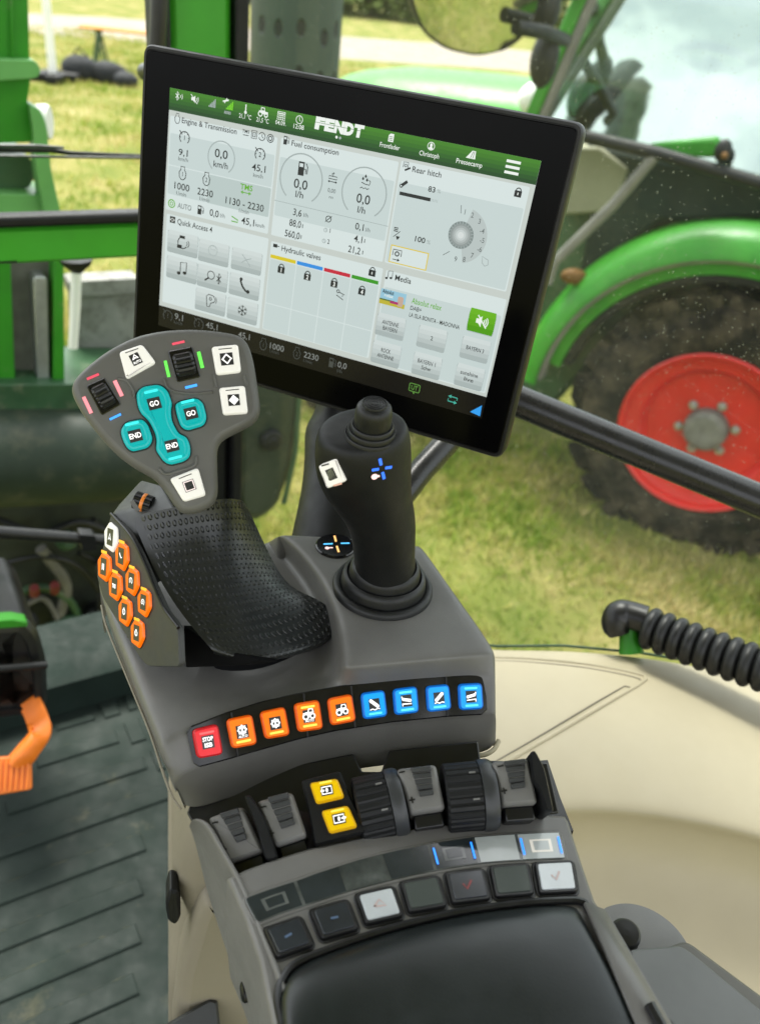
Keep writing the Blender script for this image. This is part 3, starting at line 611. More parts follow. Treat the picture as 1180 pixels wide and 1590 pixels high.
slab(t, 'channel', ch, [(12, 380), (90, 380), (84, 640), (20, 640)], -.12, -.05, M_DIRTY, .006)
slab(t, 'side_plate', ch, [(-90, 380), (16, 380), (26, 640), (-90, 640)], -.15, .0, M_GREEN, .006)
slab(t, 'side_plate', ch, [(84, 380), (98, 380), (100, 640), (82, 640)], -.15, .01, M_GREEN, .006)
slab(t, 'cross_plate', ch, [(-90, 588), (235, 585), (235, 624), (-90, 632)], -.2, .04, M_GREEND, .01)
slab(t, 'inner_plate', ch, [(52, 430), (74, 430), (78, 600), (60, 600)], -.05, .0, M_STEEL, .004)
t = FE(2.15); tank = thing('weathered_panel', 'blotchy off white sheet panel standing outside below the crossbar', 'panel', t.P(*t.loc(165, 620)))
M_BLOTCH = surf('weathered_white_sheet', (.26, .26, .24), .7, .25, 5, spec=.2, dust=(.12, .115, .10), dscale=9, dthr=(.48, .62))
slab(tank, 'sheet', t, [(112, 452), (215, 446), (216, 630), (120, 630)], -.05, .0, M_BLOTCH, .004); slab(tank, 'upper_lip', t, [(104, 434), (215, 428), (215, 452), (108, 458)], -.05, .02, M_BLOTCH, .006)
q = FE(1.75); mb = MB(); mb.tube([q.P(*q.loc(119, 404)), q.P(*q.loc(118, 470)), q.P(*q.loc(114, 540))], [.011, .011, .010], M_WHITE, 14); mb.lathe(Frame(q.P(*q.loc(119, 410)), UP, FU), [(.008, -.02), (.03, .0), (.034, .012)], M_BLACKM, 20); tag(mb.build('gas_strut'), 'slim white rod hanging under the green crossbar', 'rod')
q = FE(1.9); A, B = q._px(-160, 715), q._px(236, 703)
mb = MB(); ax = nrm(B-A); df = Frame(A, ax, UP); L = np.linalg.norm(B-A)
M_DRUM = surf('dusty_dark_green_paint', (.020, .031, .020), .5, .25, 6, spec=.28, dust=(.075, .07, .045), dscale=12, dthr=(.52, .78))
mb.lathe(df, [(.06, -.02), (.122, 0), (.126, .01), (.126, L-.05), (.131, L-.045), (.131, L-.03), (.120, L-.01), (.05, L)], M_DRUM, 48); tag(mb.build('air_tank', bevel=.003), 'large dusty dark green cylinder lying across behind the left lever', 'tank')
q = FE(1.72); mb = MB()
mb.levels(q, roundpoly(q.locs([(352, 560), (486, 560), (472, 650), (458, 735), (438, 790), (404, 816), (372, 812), (356, 770)]), .03, 6), [(.02, -.3), (0, -.27), (0, -.04), (.012, -.012), (.035, 0)], M_DRUM)
t = thing('fuel_tank', 'rounded dark green tank with a black cap outside behind the two handles', 'tank', q.P(*q.loc(410, 815))); mb.build('tank_body', t)
cf = q.sub(*q.loc(420, 681), .0); mb = MB(); mb.lathe(cf, [(.030, -.01), (.030, .014), (.026, .02), (.012, .022), (.010, .026)], M_BLACKM, 28); mb.build('filler_cap', t)
mb = MB(); mb.tube([q.P(*q.loc(466, 590), .0), q.P(*q.loc(458, 700), .004), q.P(*q.loc(440, 780), .004)], .008, M_GREEND, 10); mb.build('edge_bead', t)
bay = FE(2.1); t = thing('engine_bay', 'dark engine compartment with hoses and two red caps below the tank', 'engine bay', bay.P(*bay.loc(100, 1010)))
mb = MB(); mb.prism(bay, bay.locs([(-120, 560), (330, 560), (330, 1120), (-120, 1120)]), -.1, -.04, surf('dark_bay_metal', (.022, .028, .022), .6, .5, 14)); mb.build('bulkhead', t)  # dark back wall of the bay
HC = [M_RUBBER, M_GREEND, M_DIRTY, M_BLACKM, M_RUBBER, M_GREEND, M_DIRTY, M_BLACKM]
for k, P_ in enumerate([((0, 870), (70, 850), (130, 880), (180, 960)), ((-20, 940), (50, 900), (110, 930), (130, 1010)), ((60, 840), (100, 900), (90, 970), (140, 1000)), ((120, 850), (160, 880), (150, 930), (180, 990)), ((-10, 800), (60, 815), (120, 800), (190, 830)), ((20, 990), (80, 960), (120, 955), (190, 1000)), ((-10, 900), (30, 930), (70, 925), (100, 980)), ((140, 800), (190, 850), (200, 900), (190, 960))]):
    mb = MB(); mb.tube(catmull([bay.P(*bay.loc(*p), .02+.03*((k*7+i*3) % 4)/3) for i, p in enumerate(P_)], 6), .009+.004*(k % 3), HC[k], 10); mb.build('hose', t)
for k, (X, Y) in enumerate(((45, 886), (76, 882))):
    mb = MB(); mb.lathe(Frame(bay.P(*bay.loc(X, Y), .09), nrm(UP+.5*FN), FU), [(.014, -.04), (.014, 0), (.011, .005)], surf('dull_red_cap', (.12, .010, .008), .6) if 'dull_red_cap' not in MATS else MATS['dull_red_cap'], 20); mb.build('red_cap', t)
for k, (X, Y, r) in enumerate(((110, 985, .06), (150, 950, .045), (30, 960, .05), (165, 870, .035), (100, 830, .03))):
    mb = MB(); mb.lathe(Frame(bay.P(*bay.loc(X, Y), .03), nrm(FN+.4*UP+.3*FU*(k % 3-1)), UP), [(r, -.05), (r, .02), (r*.8, .03), (r*.5, .032), (r*.45, .05)], HC[(k*3+1) % 8], 18); mb.build('engine_fitting', t)
q = FE(1.2); mb = MB(); mb.tube([q.P(*q.loc(-60, 822)), q.P(*q.loc(60, 831)), q.P(*q.loc(158, 838)), q.P(*q.loc(240, 842))], [.011, .0105, .009, .009], M_BLACK, 14)
mb.prism(q, roundpoly(q.locs([(122, 824), (146, 826), (150, 848), (126, 850)]), .004), -.01, .013, M_BLACKM); tag(mb.build('steering_linkage', bevel=.001), 'black rod with a square clamp reaching in behind the left lever', 'rod')
ex = FE(2.6); A = ex._px(460, 40); mb = MB()
def perf():
    m, nt, b = nodes('perforated_heat_shield'); uvn = nt.nodes.new('ShaderNodeTexCoord').outputs['UV']
    mp = nt.nodes.new('ShaderNodeVectorMath'); mp.operation = 'MULTIPLY'; mp.inputs[1].default_value = (13, 29, 1); nt.links.new(uvn, mp.inputs[0])
    v = nt.nodes.new('ShaderNodeTexVoronoi'); v.inputs['Scale'].default_value = 1; v.inputs['Randomness'].default_value = .25; v.voronoi_dimensions = '2D'; nt.links.new(mp.outputs[0], v.inputs['Vector'])
    f = mapr(nt, v.outputs['Distance'], 0, 1, .17, .22); c = mixc(nt, f, (.004, .006, .005), (.036, .056, .042))
    nt.links.new(c, b.inputs['Base Color']); b.inputs['Roughness'].default_value = .5; b.inputs['Metallic'].default_value = .3; bumpn(nt, f, .8, .01, b); return m
mb.lathe(Frame(A, UP, FU), [(.14, -1.2), (.14, -.9), (.14, .8)], perf(), 40, cap=False, uv=True)
t = thing('exhaust_shield', 'dark perforated exhaust guard standing upright behind the monitor', 'exhaust', A-UP*1.2); mb.build('shield', t)
mb = MB(); mb.lathe(Frame(A, UP, FU), [(.10, -1.2), (.10, .9)], M_DIRTY, 24); mb.build('pipe', t)

# ------------------------------------------------------------------ beige side panel inside the cab, its lid, the bellows handle and the grab bar
BZ = 2.116
sp = thing('side_panel', 'smooth beige plastic panel beside the armrest under the side window', 'panel', onz(950, 1400, 1.9))
A_ = [(560, 1000), (640, 1000), (710, 1004), (775, 1010), (880, 1009), (1000, 1020), (1100, 1037), (1180, 1057), (1330, 1105), (1600, 1210), (1900, 1350)]
C_ = [(560, 1275), (640, 1268), (740, 1262), (830, 1261), (915, 1256), (1000, 1262), (1100, 1279), (1180, 1299), (1330, 1345), (1600, 1460), (1900, 1620)]
a3 = [onz(*p, BZ) for p in A_]; c3 = [onz(*p, BZ+.004) for p in C_]
rows = [[p+np.array([.0, .02, -.10]) for p in a3], [p+np.array([.0, .012, -.02]) for p in a3], [p+np.array([0, .006, -.004]) for p in a3]]
for k in (0.02, .15, .35, .6, .82, .95): rows.append([a*(1-k)+c*k+UP*.012*sin(pi*k) for a, c in zip(a3, c3)])
rows.append([c+UP*-.003 for c in c3])
rows.append([onz(x, y+9, BZ-.014) for x, y in C_]); rows.append([onz(x, y+22, BZ-.035) for x, y in C_])
rows.append([onz(x, y+70, BZ-.075) for x, y in C_]); rows.append([onz(x, y+180, BZ-.115) for x, y in C_]); rows.append([onz(x, y+340, BZ-.150) for x, y in C_]); rows.append([onz(x, y+500, BZ-.19) for x, y in C_])
mb = MB(); mb.grid([r[::-1] for r in rows], M_BEIGE); body = mb.build('panel_body', sp, subsurf=2)
def beige_at(px, py, h=0):
    p = onz(px, py, BZ)
    for _ in range(3):
        ya = np.interp(px, [q[0] for q in A_], [q[1] for q in A_]); yc = np.interp(px, [q[0] for q in C_], [q[1] for q in C_])
        r = ray(px, py); za = onz(px, ya, BZ); zc_ = onz(px, yc, BZ); k = np.clip(np.linalg.norm(p[:2]-za[:2])/max(1e-6, np.linalg.norm(zc_[:2]-za[:2])), 0, 1)
        p = onz(px, py, BZ+.012*sin(pi*k)+.004*k+h)
    return p
mb = MB()
ln = catmull([(700, 1018), (760, 1021), (820, 1023), (900, 1030), (960, 1040), (988, 1046)], 4)+[(1000, 1050), (1002, 1055)]+list(catmull([(990, 1064), (930, 1098), (860, 1140), (795, 1178), (760, 1198)], 4))
mb.tube([beige_at(*p, -.0006) for p in ln], .0021, M_BEIGE, 8); mb.build('lid_edge', sp)
mb = MB(); mb.tube([beige_at(p[0]-6, p[1]+5 if i < 24 else p[1]-7, -.0006) for i, p in enumerate(ln)], .0009, M_BEIGED, 8)
mb.build('lid_seam', sp)
mb = MB(); mb.tube([p+np.array([0, .016, -.008]) for p in a3], .0016, M_GREEND, 10); mb.build('rear_flange', sp)
t = thing('corrugated_handle', 'black rubber corrugated sleeve on a grab handle above the beige panel', 'handle', at(975, 1012, .96))
A, B = at(985, 968, .96), at(1300, 1062, .84); d = B-A; L = np.linalg.norm(d); d /= L
path, rad = [], []
n_r = 30; x_ = .0
for k in range(n_r*14+1):
    s = k/14; path.append(A+d*(.012+s*.0152)-UP*.010*sin(s*.15)); rad.append(.0175+.0072*abs(sin(pi*s))**.55)
mb = MB(); mb.tube(path, rad, M_RUBBER, 28); mb.build('sleeve', t, angle=60)
ep = [at(962, 984, .965), at(957, 968, .965), at(962, 955, .963), at(975, 955, .962), at(1002, 963, .955)]
mb = MB(); mb.tube(catmull(ep, 5), [.013, .014, .0155, .0165, .017, .0172, .0175, .0175, .0175, .0175, .0175, .017, .017, .0165, .0165, .0165, .0165, .0165, .0165, .0165, .0165], M_BLACK, 20); mb.sphere(at(962, 958, .963), .0175, M_BLACK); mb.build('elbow', t)
mb = MB(); mb.tube([at(977, 970, .965), at(977, 990, .966), at(980, 1014, .965)], [.011, .0115, .014], M_GREEN, 16); mb.build('bracket', t)
t = thing('grab_bar', 'long glossy black tube slanting down to the right across the side window', 'grab bar', at(1000, 715, 1.0))
M_TUBE = surf('satin_black_tube', (.012, .012, .013), .28, .2, 20, dust=(.05, .05, .045), dscale=380, dthr=(.80, .88))
mb = MB(); mb.tube([at(660, 560, .99), at(812, 626, .985), at(1000, 704, .96), at(1180, 778, .935), at(1320, 836, .915), at(1800, 1035, .84)], .0185, M_TUBE, 24); mb.build('tube', t)
mb = MB(); mb.tube([at(520, 905, .86), at(600, 800, .90), at(650, 735, .92), at(700, 680, .95), at(760, 612, .98)], .0145, M_TUBE, 20); mb.build('brace', t)
# ------------------------------------------------------------------ touchscreen monitor
MU = RM @ nrm((.913, .304, -.272)); MD = RM @ nrm((-.161, .885, .436)); MN = nrm(np.cross(MD, MU)); MN = MN if MN @ (EYE-at(500, 390, .6)) > 0 else -MN
MO = at(222, 66, .655)
MF = Frame(MO, MN, MU)
tl, tr, br, bl = [MF.loc(*q) for q in ((222, 66), (908, 191), (779, 715), (206, 542))]
x0, x1 = (tl[0]+bl[0])/2, (tr[0]+br[0])/2; y1, y0 = (tl[1]+tr[1])/2, (bl[1]+br[1])/2
mon = thing('touchscreen_monitor', 'black touchscreen monitor showing a white and green display above the joysticks', 'monitor', MF.P((x0+x1)/2, y0, -.01))
outl = roundpoly([(x0, y0), (x1, y0), (x1, y1), (x0, y1)], .009, 6)
M_HOUSE = surf('monitor_housing_plastic', (.005, .005, .0055), .42, .2, 30, .3, 1800, .0001, spec=.35)
M_BEZ = surf('bezel_glass', (.0016, .0016, .0018), .16, .2, 12, spec=.06)
mb = MB(); mb.levels(MF, outl, [(.03, -.036), (.012, -.034), (.003, -.022), (0, -.012), (0, -.002), (.0012, 0), (.0032, 0), (.0036, -.0008)], M_HOUSE)
mb.build('housing', mon, angle=50)
mb = MB(); mb.levels(MF, inset(outl, .0040), [(0, -.002), (0, -.0002), (.0006, .0001)], M_BEZ); mb.build('bezel', mon, angle=50)
# the lit display
sc = [MF.loc(*q) for q in ((264, 136), (838, 249), (757, 619), (249, 472))]
sx0, sx1 = (sc[0][0]+sc[3][0])/2, (sc[1][0]+sc[2][0])/2; sy1, sy0 = (sc[0][1]+sc[1][1])/2, (sc[2][1]+sc[3][1])/2
T = {}
def em(name, c8, k=1.0):
    if name not in T: T[name] = lit('display_'+name, srgb(*c8), k, base=(.004, .004, .004), rough=.25)
    return T[name]
W_BG = em('rim_grey', (196, 204, 198)); W_PAN = em('panel_white', (212, 224, 222)); W_SUB = em('panel_grey', (196, 210, 208)); W_SUB2 = em('panel_shade', (184, 199, 196))
W_TXT = em('ink', (38, 42, 42)); W_MID = em('mid_ink', (105, 114, 113)); W_LITE = em('pale_ink', (160, 172, 170)); W_GRN = em('green_ink', (98, 172, 40))
W_WHITE = em('white_ink', (236, 242, 236)); W_YEL = em('yellow', (214, 196, 40)); W_BLU = em('blue', (52, 142, 222)); W_REDD = em('red', (196, 38, 60)); W_GRN2 = em('bar_green', (60, 152, 36))
W_FOOT = em('footer_black', (16, 14, 12)); W_FTXT = em('footer_ink', (128, 132, 128)); W_FDIM = em('footer_dim', (70, 74, 70))
HB = [em('header_%d' % i, c) for i, c in enumerate([(62, 128, 26), (58, 120, 26), (50, 110, 26), (42, 98, 28), (34, 84, 28), (28, 72, 28)])]
TB = [em('tile_%d' % i, c) for i, c in enumerate([(206, 216, 214), (200, 210, 208), (192, 203, 201), (182, 193, 191), (168, 180, 178)])]
class UI:
    def __init__(s): s.mb = MB(); s.h = .0006
    def k(s, x, y): return abs(MF.loc(x, y+1)[1]-MF.loc(x, y)[1]), abs(MF.loc(x+1, y)[0]-MF.loc(x, y)[0])
    def rect(s, x0, y0, x1, y1, m, h=0, r=.0012):
        s.mb.flat(MF, roundpoly([(x0, y0), (x1, y0), (x1, y1), (x0, y1)], r, 3), s.h+h, m)
    def pr(s, px0, px1, m, h=0, r=.0012):      # rectangle from the pixels of two opposite corners
        a, b = MF.loc(*px0), MF.loc(*px1); s.rect(min(a[0], b[0]), min(a[1], b[1]), max(a[0], b[0]), max(a[1], b[1]), m, h, r)
    def fit(s, t, x0, y0, x1, y1, cap, m, bold=.008, h=.0004):
        a, b = MF.loc(x0, y0), MF.loc(x1, y1); s.mb.text(MF, t, (a[0]+b[0])/2, (a[1]+b[1])/2, cap*s.k(x0, y0)[0], m, s.h+h, 'c', width=b[0]-a[0], bold=bold)
    def t(s, t, x, y, cap, m, w=None, al='c', bold=.008, h=.0004):
        a = MF.loc(x, y); ky, kx = s.k(x, y); s.mb.text(MF, t, a[0], a[1], cap*ky, m, s.h+h, al, width=w*kx*1.02 if w else None, bold=bold)
    def ic(s, x, y, sc=1.0):                   # an icon's own little plane: 1 unit = 1 pixel
        a = MF.loc(x, y); ky, kx = s.k(x, y); K = (ky+kx)/2*sc
        def stroke(pts, w=1.2, m=W_TXT, closed=False, h=.0004): s.mb.stroke(MF, [(a[0]+p[0]*K, a[1]+p[1]*K) for p in pts], w*K, s.h+h, m, closed)
        def fill(pts, m=W_TXT, h=.0004): s.mb.flat(MF, [(a[0]+p[0]*K, a[1]+p[1]*K) for p in pts], s.h+h, m)
        return stroke, fill
    def ring(s, x, y, r, w, m, d0=0, d1=360, sc=1): st, _ = s.ic(x, y, sc); st(arc(0, 0, r, d0, d1, 28), w, m)
    def pump(s, x, y, z=1., m=W_TXT, hi=W_PAN):
        st, fi = s.ic(x, y, z); fi([(-5, -8), (3, -8), (3, 8), (-5, 8)], m); fi([(-3.5, 2), (1.5, 2), (1.5, 6), (-3.5, 6)], hi, .0006)
        st([(3, 0), (5.5, 0), (5.5, -5), (7.5, -5), (7.5, 3), (5, 7)], 1.2, m)
    def lock(s, x, y, z=1., n=None):
        st, fi = s.ic(x, y, z); fi([(-6, -8), (6, -8), (6, 2), (-6, 2)]); st(arc(0, 2, 4, 0, 180, 10)[::1], 1.6); st([(4, 2), (4, 1)], 1.6)
        if n: s.t(n, x, y+3.2*z, 7*z, W_WHITE, h=.0007, bold=.03)
        else: fi([(-.8, -5), (.8, -5), (.8, -1), (-.8, -1)], W_WHITE, .0007)
    def gauge(s, x, y, n, m=W_TXT, z=1.):
        st, fi = s.ic(x, y, z); st(arc(0, 0, 8.5, -50, 230, 20), 1.4, m); st([(-9, 9), (-4, 4)], 1.5, m)
        for d in (0, 45, 90, 135, 180): st([(6.3*cos(radians(d)), 6.3*sin(radians(d))), (8.5*cos(radians(d)), 8.5*sin(radians(d)))], 1.1, m)
        s.t(n, x, y, 7.5*z, m, bold=.01)
    def motor(s, x, y, n, m=W_TXT, z=1.):
        st, fi = s.ic(x, y, z); st([(-3.5, 9), (3.5, 9), (3, 5), (6, 1), (5, -6), (2, -9), (-2, -9), (-5, -6), (-6, 1), (-3, 5)], 1.3, m, True)
        if n: s.t(n, x, y+1.3*z, 7*z, m, bold=.01)
    def note(s, x, y, z=1.):
        st, fi = s.ic(x, y, z); fi(ngon(-5, -7, 3, 12, 2.3)); fi(ngon(4.5, -5, 3, 12, 2.3)); st([(-2.6, -7), (-2.6, 8), (7, 9.5), (7, -5)], 1.3)
    def tile(s, x, y, w, hgt, mats=None):
        a = MF.loc(x, y); ky, kx = s.k(x, y); w *= kx; hgt *= ky; mats = mats or TB; n = len(mats)
        s.mb.flat(MF, roundpoly(rect(a[0], a[1]-.0004, w+.0005, hgt+.0004), .0018, 3), s.h+.0002, W_LITE)
        o = roundpoly(rect(a[0], a[1], w, hgt), .0018, 3)
        for i, m in enumerate(mats):
            hi, lo = a[1]+hgt/2-hgt*i/n, a[1]+hgt/2-hgt*(i+1)/n
            xs = w/2-.0006 if i in (0, n-1) else w/2
            s.mb.flat(MF, [(a[0]-xs, lo), (a[0]+xs, lo), (a[0]+w/2, hi if i == 0 and False else hi), (a[0]-w/2, hi)] if i == n-1 else
                      ([(a[0]-w/2, lo), (a[0]+w/2, lo), (a[0]+xs, hi), (a[0]-xs, hi)] if i == 0 else [(a[0]-w/2, lo), (a[0]+w/2, lo), (a[0]+w/2, hi), (a[0]-w/2, hi)]), s.h+.00035, m)
    def done(s, name, par): return s.mb.build(name, par, smooth=False)
u = UI(); u.h = .0003; u.rect(sx0, sy0, sx1, sy1, W_BG, r=.0003)
fo = [MF.loc(*q) for q in ((249, 473), (757, 619), (757, 650), (247, 505))]
u.rect(sx0, sy0-.0178, sx1, sy0-.00005, W_FOOT, r=.0003)
disp = u.done('display', mon)
# header bar
u = UI(); hb = (MF.loc(262, 173)[1]+MF.loc(833, 284)[1])/2; n = len(HB)
for i, m in enumerate(HB): u.rect(sx0, sy1+(hb-sy1)*(i+1)/n, sx1, sy1+(hb-sy1)*i/n, m, r=.00001)
st, fi = u.ic(277, 149); st([(-3, 3), (3, -3), (0, -6), (0, 6), (3, 3), (-3, -3)], 1.1, W_WHITE)
for r in (3, 6): st(arc(3, 0, r, -35, 35, 6), 1, W_WHITE)
st, fi = u.ic(303, 154); fi([(-5, -2), (-2, -2), (2, -5), (2, 5), (-2, 2), (-5, 2)], W_WHITE); st([(-6, 6), (6, -6)], 1.2, W_WHITE)
for r in (3, 5.5): st(arc(2, 0, r, -40, 40, 6), 1, W_WHITE)
for (X, Y, m, q) in ((331, 160, W_LITE, 5), (358, 164, em('signal_green', (120, 210, 40)), 5)):
    st, fi = u.ic(X, Y)
    for i in range(q): fi([(-6+i*2.5, -6), (-4+i*2.5, -6), (-4+i*2.5, -3.5+i*2.4), (-6+i*2.5, -4+i*2.4)], m)
st, fi = u.ic(354, 175)
for i in range(5): fi([(-5+i*2.4, -2), (-3.3+i*2.4, -2), (-3.3+i*2.4, 2), (-5+i*2.4, 2)], W_LITE)
st, fi = u.ic(352, 157); st([(-5, -1), (5, 2)], 2.2, W_WHITE); st([(-2, -3), (2, 4)], 1.4, W_WHITE)
st, fi = u.ic(383, 169); st([(0, 6), (0, -3)], 2, W_WHITE); fi(ngon(0, -5, 2.4, 10), W_WHITE)
u.t('21,1 °C', 382, 181, 7, W_WHITE, 19)
def tractor(u, x, y, z, m):
    st, fi = u.ic(x, y, z); st(ngon(-4.5, -3, 3.2, 14), 1.6, m, True); st(ngon(5, -3.6, 2.6, 12), 1.6, m, True)
    fi([(-7, -1), (-7, 1.5), (-4, 1.5), (-4, 6), (2, 6), (3, 1), (8, .5), (8, -2.5), (1, -3)], m); fi([(-2.7, 2), (-2.7, 4.8), (1.2, 4.8), (1.8, 2)], HB[2], .0006)
tractor(u, 410, 174, 1.05, W_WHITE)
u.t('21,5 °C', 409, 187, 7, W_WHITE, 19)
st, fi = u.ic(438, 180)
st(rect(0, 0, 13, 11), 1.1, W_WHITE, True); st([(-6.5, 3.2), (6.5, 3.2)], 1.4, W_WHITE)
for i in (-3.2, 0, 3.2): st([(i, -5), (i, 3)], .8, W_WHITE)
for i in (-2.5, .6): st([(-6, i), (6, i)], .8, W_WHITE)
u.t('04.09.', 437, 191, 6.5, W_WHITE, 16)
st, fi = u.ic(466, 186); st(ngon(0, 0, 5.6, 18), 1.1, W_WHITE, True); st([(0, 4), (0, 0), (2.4, -2)], 1, W_WHITE)
u.t('12:08', 465, 197, 7, W_WHITE, 16)
# header lettering: heavy capitals cut by a fine line
a = MF.loc(490, 196); b_ = MF.loc(568, 207); ky, kx = u.k(529, 200)
for i_, ch_ in enumerate('FENDT'): u.mb.text(MF, ch_, a[0]+(7.6+i_*15.4)*kx, MF.loc(529, 198)[1], 17*ky, W_WHITE, u.h+.0004, 'c', width=15.2*kx, bold=.07, skew=.06)
u.mb.stroke(MF, [(a[0]-.0005, MF.loc(529, 197)[1]), (b_[0]+.0005, MF.loc(529, 197)[1])], 0.7*ky, u.h+.0008, HB[3])
for X, Y, m in ((523.5, 213, W_WHITE), (529, 214.3, W_LITE)): st, fi = u.ic(X, Y); fi(ngon(0, 0, 2.1, 10), m)
st, fi = u.ic(608, 214); fi([(-4.5, -6), (4.5, -6), (4.5, 6), (-1.5, 6), (-4.5, 3)], W_WHITE)
for i in (-3.5, -1, 1.5): st([(-3, i), (3, i)], .9, HB[3], h=.0007)
u.t('Frontlader', 606, 227, 7.5, W_WHITE, 31)
st, fi = u.ic(670, 227); st(ngon(0, 0, 5.8, 18), 1.1, W_WHITE, True); fi(ngon(0, 1.5, 2.4, 10, 3), W_WHITE); fi([(-4, -3.8), (0, -5.2), (4, -3.8), (2, -1), (-2, -1)], W_WHITE)
u.t('Christoph', 667, 240, 7.5, W_WHITE, 31)
st, fi = u.ic(732, 240); fi([(-8, -6), (8, -6), (7, 6), (1, 6)], W_WHITE); st([(0, -5), (3, 5)], .9, HB[3], h=.0007); st([(4, -5), (5, 5)], .9, HB[3], h=.0007)
u.t('Pressecamp', 729, 253, 7.5, W_WHITE, 41)
st, fi = u.ic(796, 260)
for i in (-8.5, 0, 8.5): st([(-12, i), (12, i)], 4.2, W_WHITE)
u.done('header_bar', disp)
# engine and transmission widget
def panel(u, px): q = [MF.loc(*p) for p in px]; a0, a1 = (q[0][0]+q[3][0])/2, (q[1][0]+q[2][0])/2; b1, b0 = (q[0][1]+q[1][1])/2, (q[2][1]+q[3][1])/2; u.rect(a0, b0, a1, b1, W_PAN); return a0, a1, b0, b1
u = UI(); E_ = panel(u, ((266, 180), (431, 213), (418, 360), (258, 328)))
u.rect(E_[0]+.001, E_[3]-.036, E_[1]-.001, E_[3]-.0125, W_SUB, .0002); u.rect(E_[0]+.001, E_[3]-.0585, E_[0]+.0375, E_[3]-.0368, W_SUB, .0002); u.rect(E_[0]+.0383, E_[3]-.0585, E_[1]-.001, E_[3]-.0368, W_SUB2, .0002)
u.motor(277, 184, '', z=.75); u.fit('Engine & Transmission', 284, 187, 369, 204, 8.5, W_TXT)
u.t('TMS', 383, 204, 5, W_TXT, 11); st, fi = u.ic(383, 210); st([(-5, 0), (5, 0)], 1)
st, fi = u.ic(396, 209); st(rect(0, 0, 9, 11), 1.2, closed=True); st(rect(0, 0, 4, 6), 1.4, closed=True)
st, fi = u.ic(408, 212); st(arc(0, 0, 5.6, -160, 160, 16), 1.1); st([(0, 3), (0, 0), (3, -2)], 1)
st, fi = u.ic(421, 215); st(ngon(0, 0, 5.6, 18), 1.2, closed=True); st(ngon(0, 0, 3, 12), 1.4, closed=True)
u.gauge(288, 214, '1'); u.t('9,1', 286, 237, 10, W_TXT, 14); u.t('km/h', 286, 247.5, 6, W_MID, 15)
u.ring(345, 245, 23, 1.6, W_LITE, -52, 232); u.t('0,0', 345, 239, 13, W_TXT, 20); u.t('km/h', 344, 256, 9.5, W_TXT, 22)
u.gauge(405, 240, '2'); u.t('45,1', 403, 261, 10.5, W_TXT, 21); u.t('km/h', 402, 273, 6, W_MID, 15)
u.motor(285, 269, '1'); u.t('1000', 284, 290, 10.5, W_TXT, 23); u.t('1/min', 283, 301, 6, W_MID, 15)
u.motor(322, 278, '2'); u.t('2230', 320, 299, 10.5, W_TXT, 24); u.t('1/min', 319, 309.5, 6, W_MID, 15)
u.t('TMS', 384, 291, 8.5, W_GRN, 19, bold=.02); st, fi = u.ic(383, 299.5); st([(-9, 0), (9, 0)], 1.3, W_GRN); fi([(-9, 0), (-5, 3), (-5, -3)], W_GRN); fi([(9, 0), (5, 3), (5, -3)], W_GRN)
u.t('1130 - 2230', 381, 317, 10.5, W_TXT, 59); u.t('1/min', 380, 328, 6, W_MID, 15)
st, fi = u.ic(268, 316); st(ngon(0, 0, 5.4, 18), 1.6, W_GRN, True); st(ngon(0, 0, 2.4, 10), 1.2, W_GRN, True); u.t('AUTO', 288, 321, 8, W_MID, 21)
u.pump(312, 326, .8); u.t('0,0', 334, 331, 10.5, W_TXT, 14); u.t('l/h', 347, 335, 6, W_MID, 7)
st, fi = u.ic(366, 341); st([(-6, 4), (5, 0), (5, -3), (-6, -3)], 1.6, W_GRN); u.t('45,1', 386, 344, 10.5, W_TXT, 20); u.t('km/h', 405, 350, 6, W_MID, 14)
u.done('engine_widget', disp)
# quick access
u = UI(); Q_ = panel(u, ((262, 333), (417, 369), (405, 508), (251, 470)))
st, fi = u.ic(269.5, 341); fi(rect(0, 0, 9, 9)); st(ngon(0, 0, 2.2, 8), .8, W_WHITE, True, h=.0007); st([(-4.5, 0), (-2.2, 0)], .8, W_WHITE, h=.0007); st([(4.5, 0), (2.2, 0)], .8, W_WHITE, h=.0007)
u.fit('Quick Access 4', 277, 344, 331, 356.5, 8.5, W_TXT)
for c in ((285, 378), (333, 392), (384, 405), (283.5, 418), (331, 431), (380.5, 444), (328, 468), (377.5, 482)): u.tile(*c, 47, 34)
st, fi = u.ic(285, 377); st(arc(0, 0, 8, 110, 200, 8), 1.4); st(arc(0, 0, 8, 220, 330, 8), 1.4); fi(rect(-1, 8, 9, 4)); fi(rect(-5, -6, 8, 5)); st(arc(5, 0, 3, -60, 60, 6), 1); st(arc(5, 0, 6, -50, 50, 6), 1)
st, fi = u.ic(332, 389); st(ngon(0, 0, 7.5, 16), 1, TB[4], True); st(rect(0, 4, 8, 5), 1, TB[4], True)
st, fi = u.ic(384, 403); st([(-8, 6), (-2, 1), (4, -5), (7, -9)], 1.1, W_LITE); st([(-8, -6), (0, 0), (8, 3)], 1.1, W_LITE)
u.note(284, 417, 1.05)
st, fi = u.ic(328, 429); st(ngon(1, 2, 5.8, 18), 1.2, closed=True); st([(-3, -2.5), (-9, -7.5)], 2.4)
st, fi = u.ic(341, 433); st([(-3.5, 4), (3.5, -4), (0, -8), (0, 8), (3.5, 4), (-3.5, -4)], 1.4)
st, fi = u.ic(380.5, 443); st([(-6, 9), (-6.5, 5), (-3, -2), (3, -7.5), (7, -8.5)], 3); fi(ngon(-6, 8, 2.6, 10)); fi(ngon(7, -8, 2.8, 10))
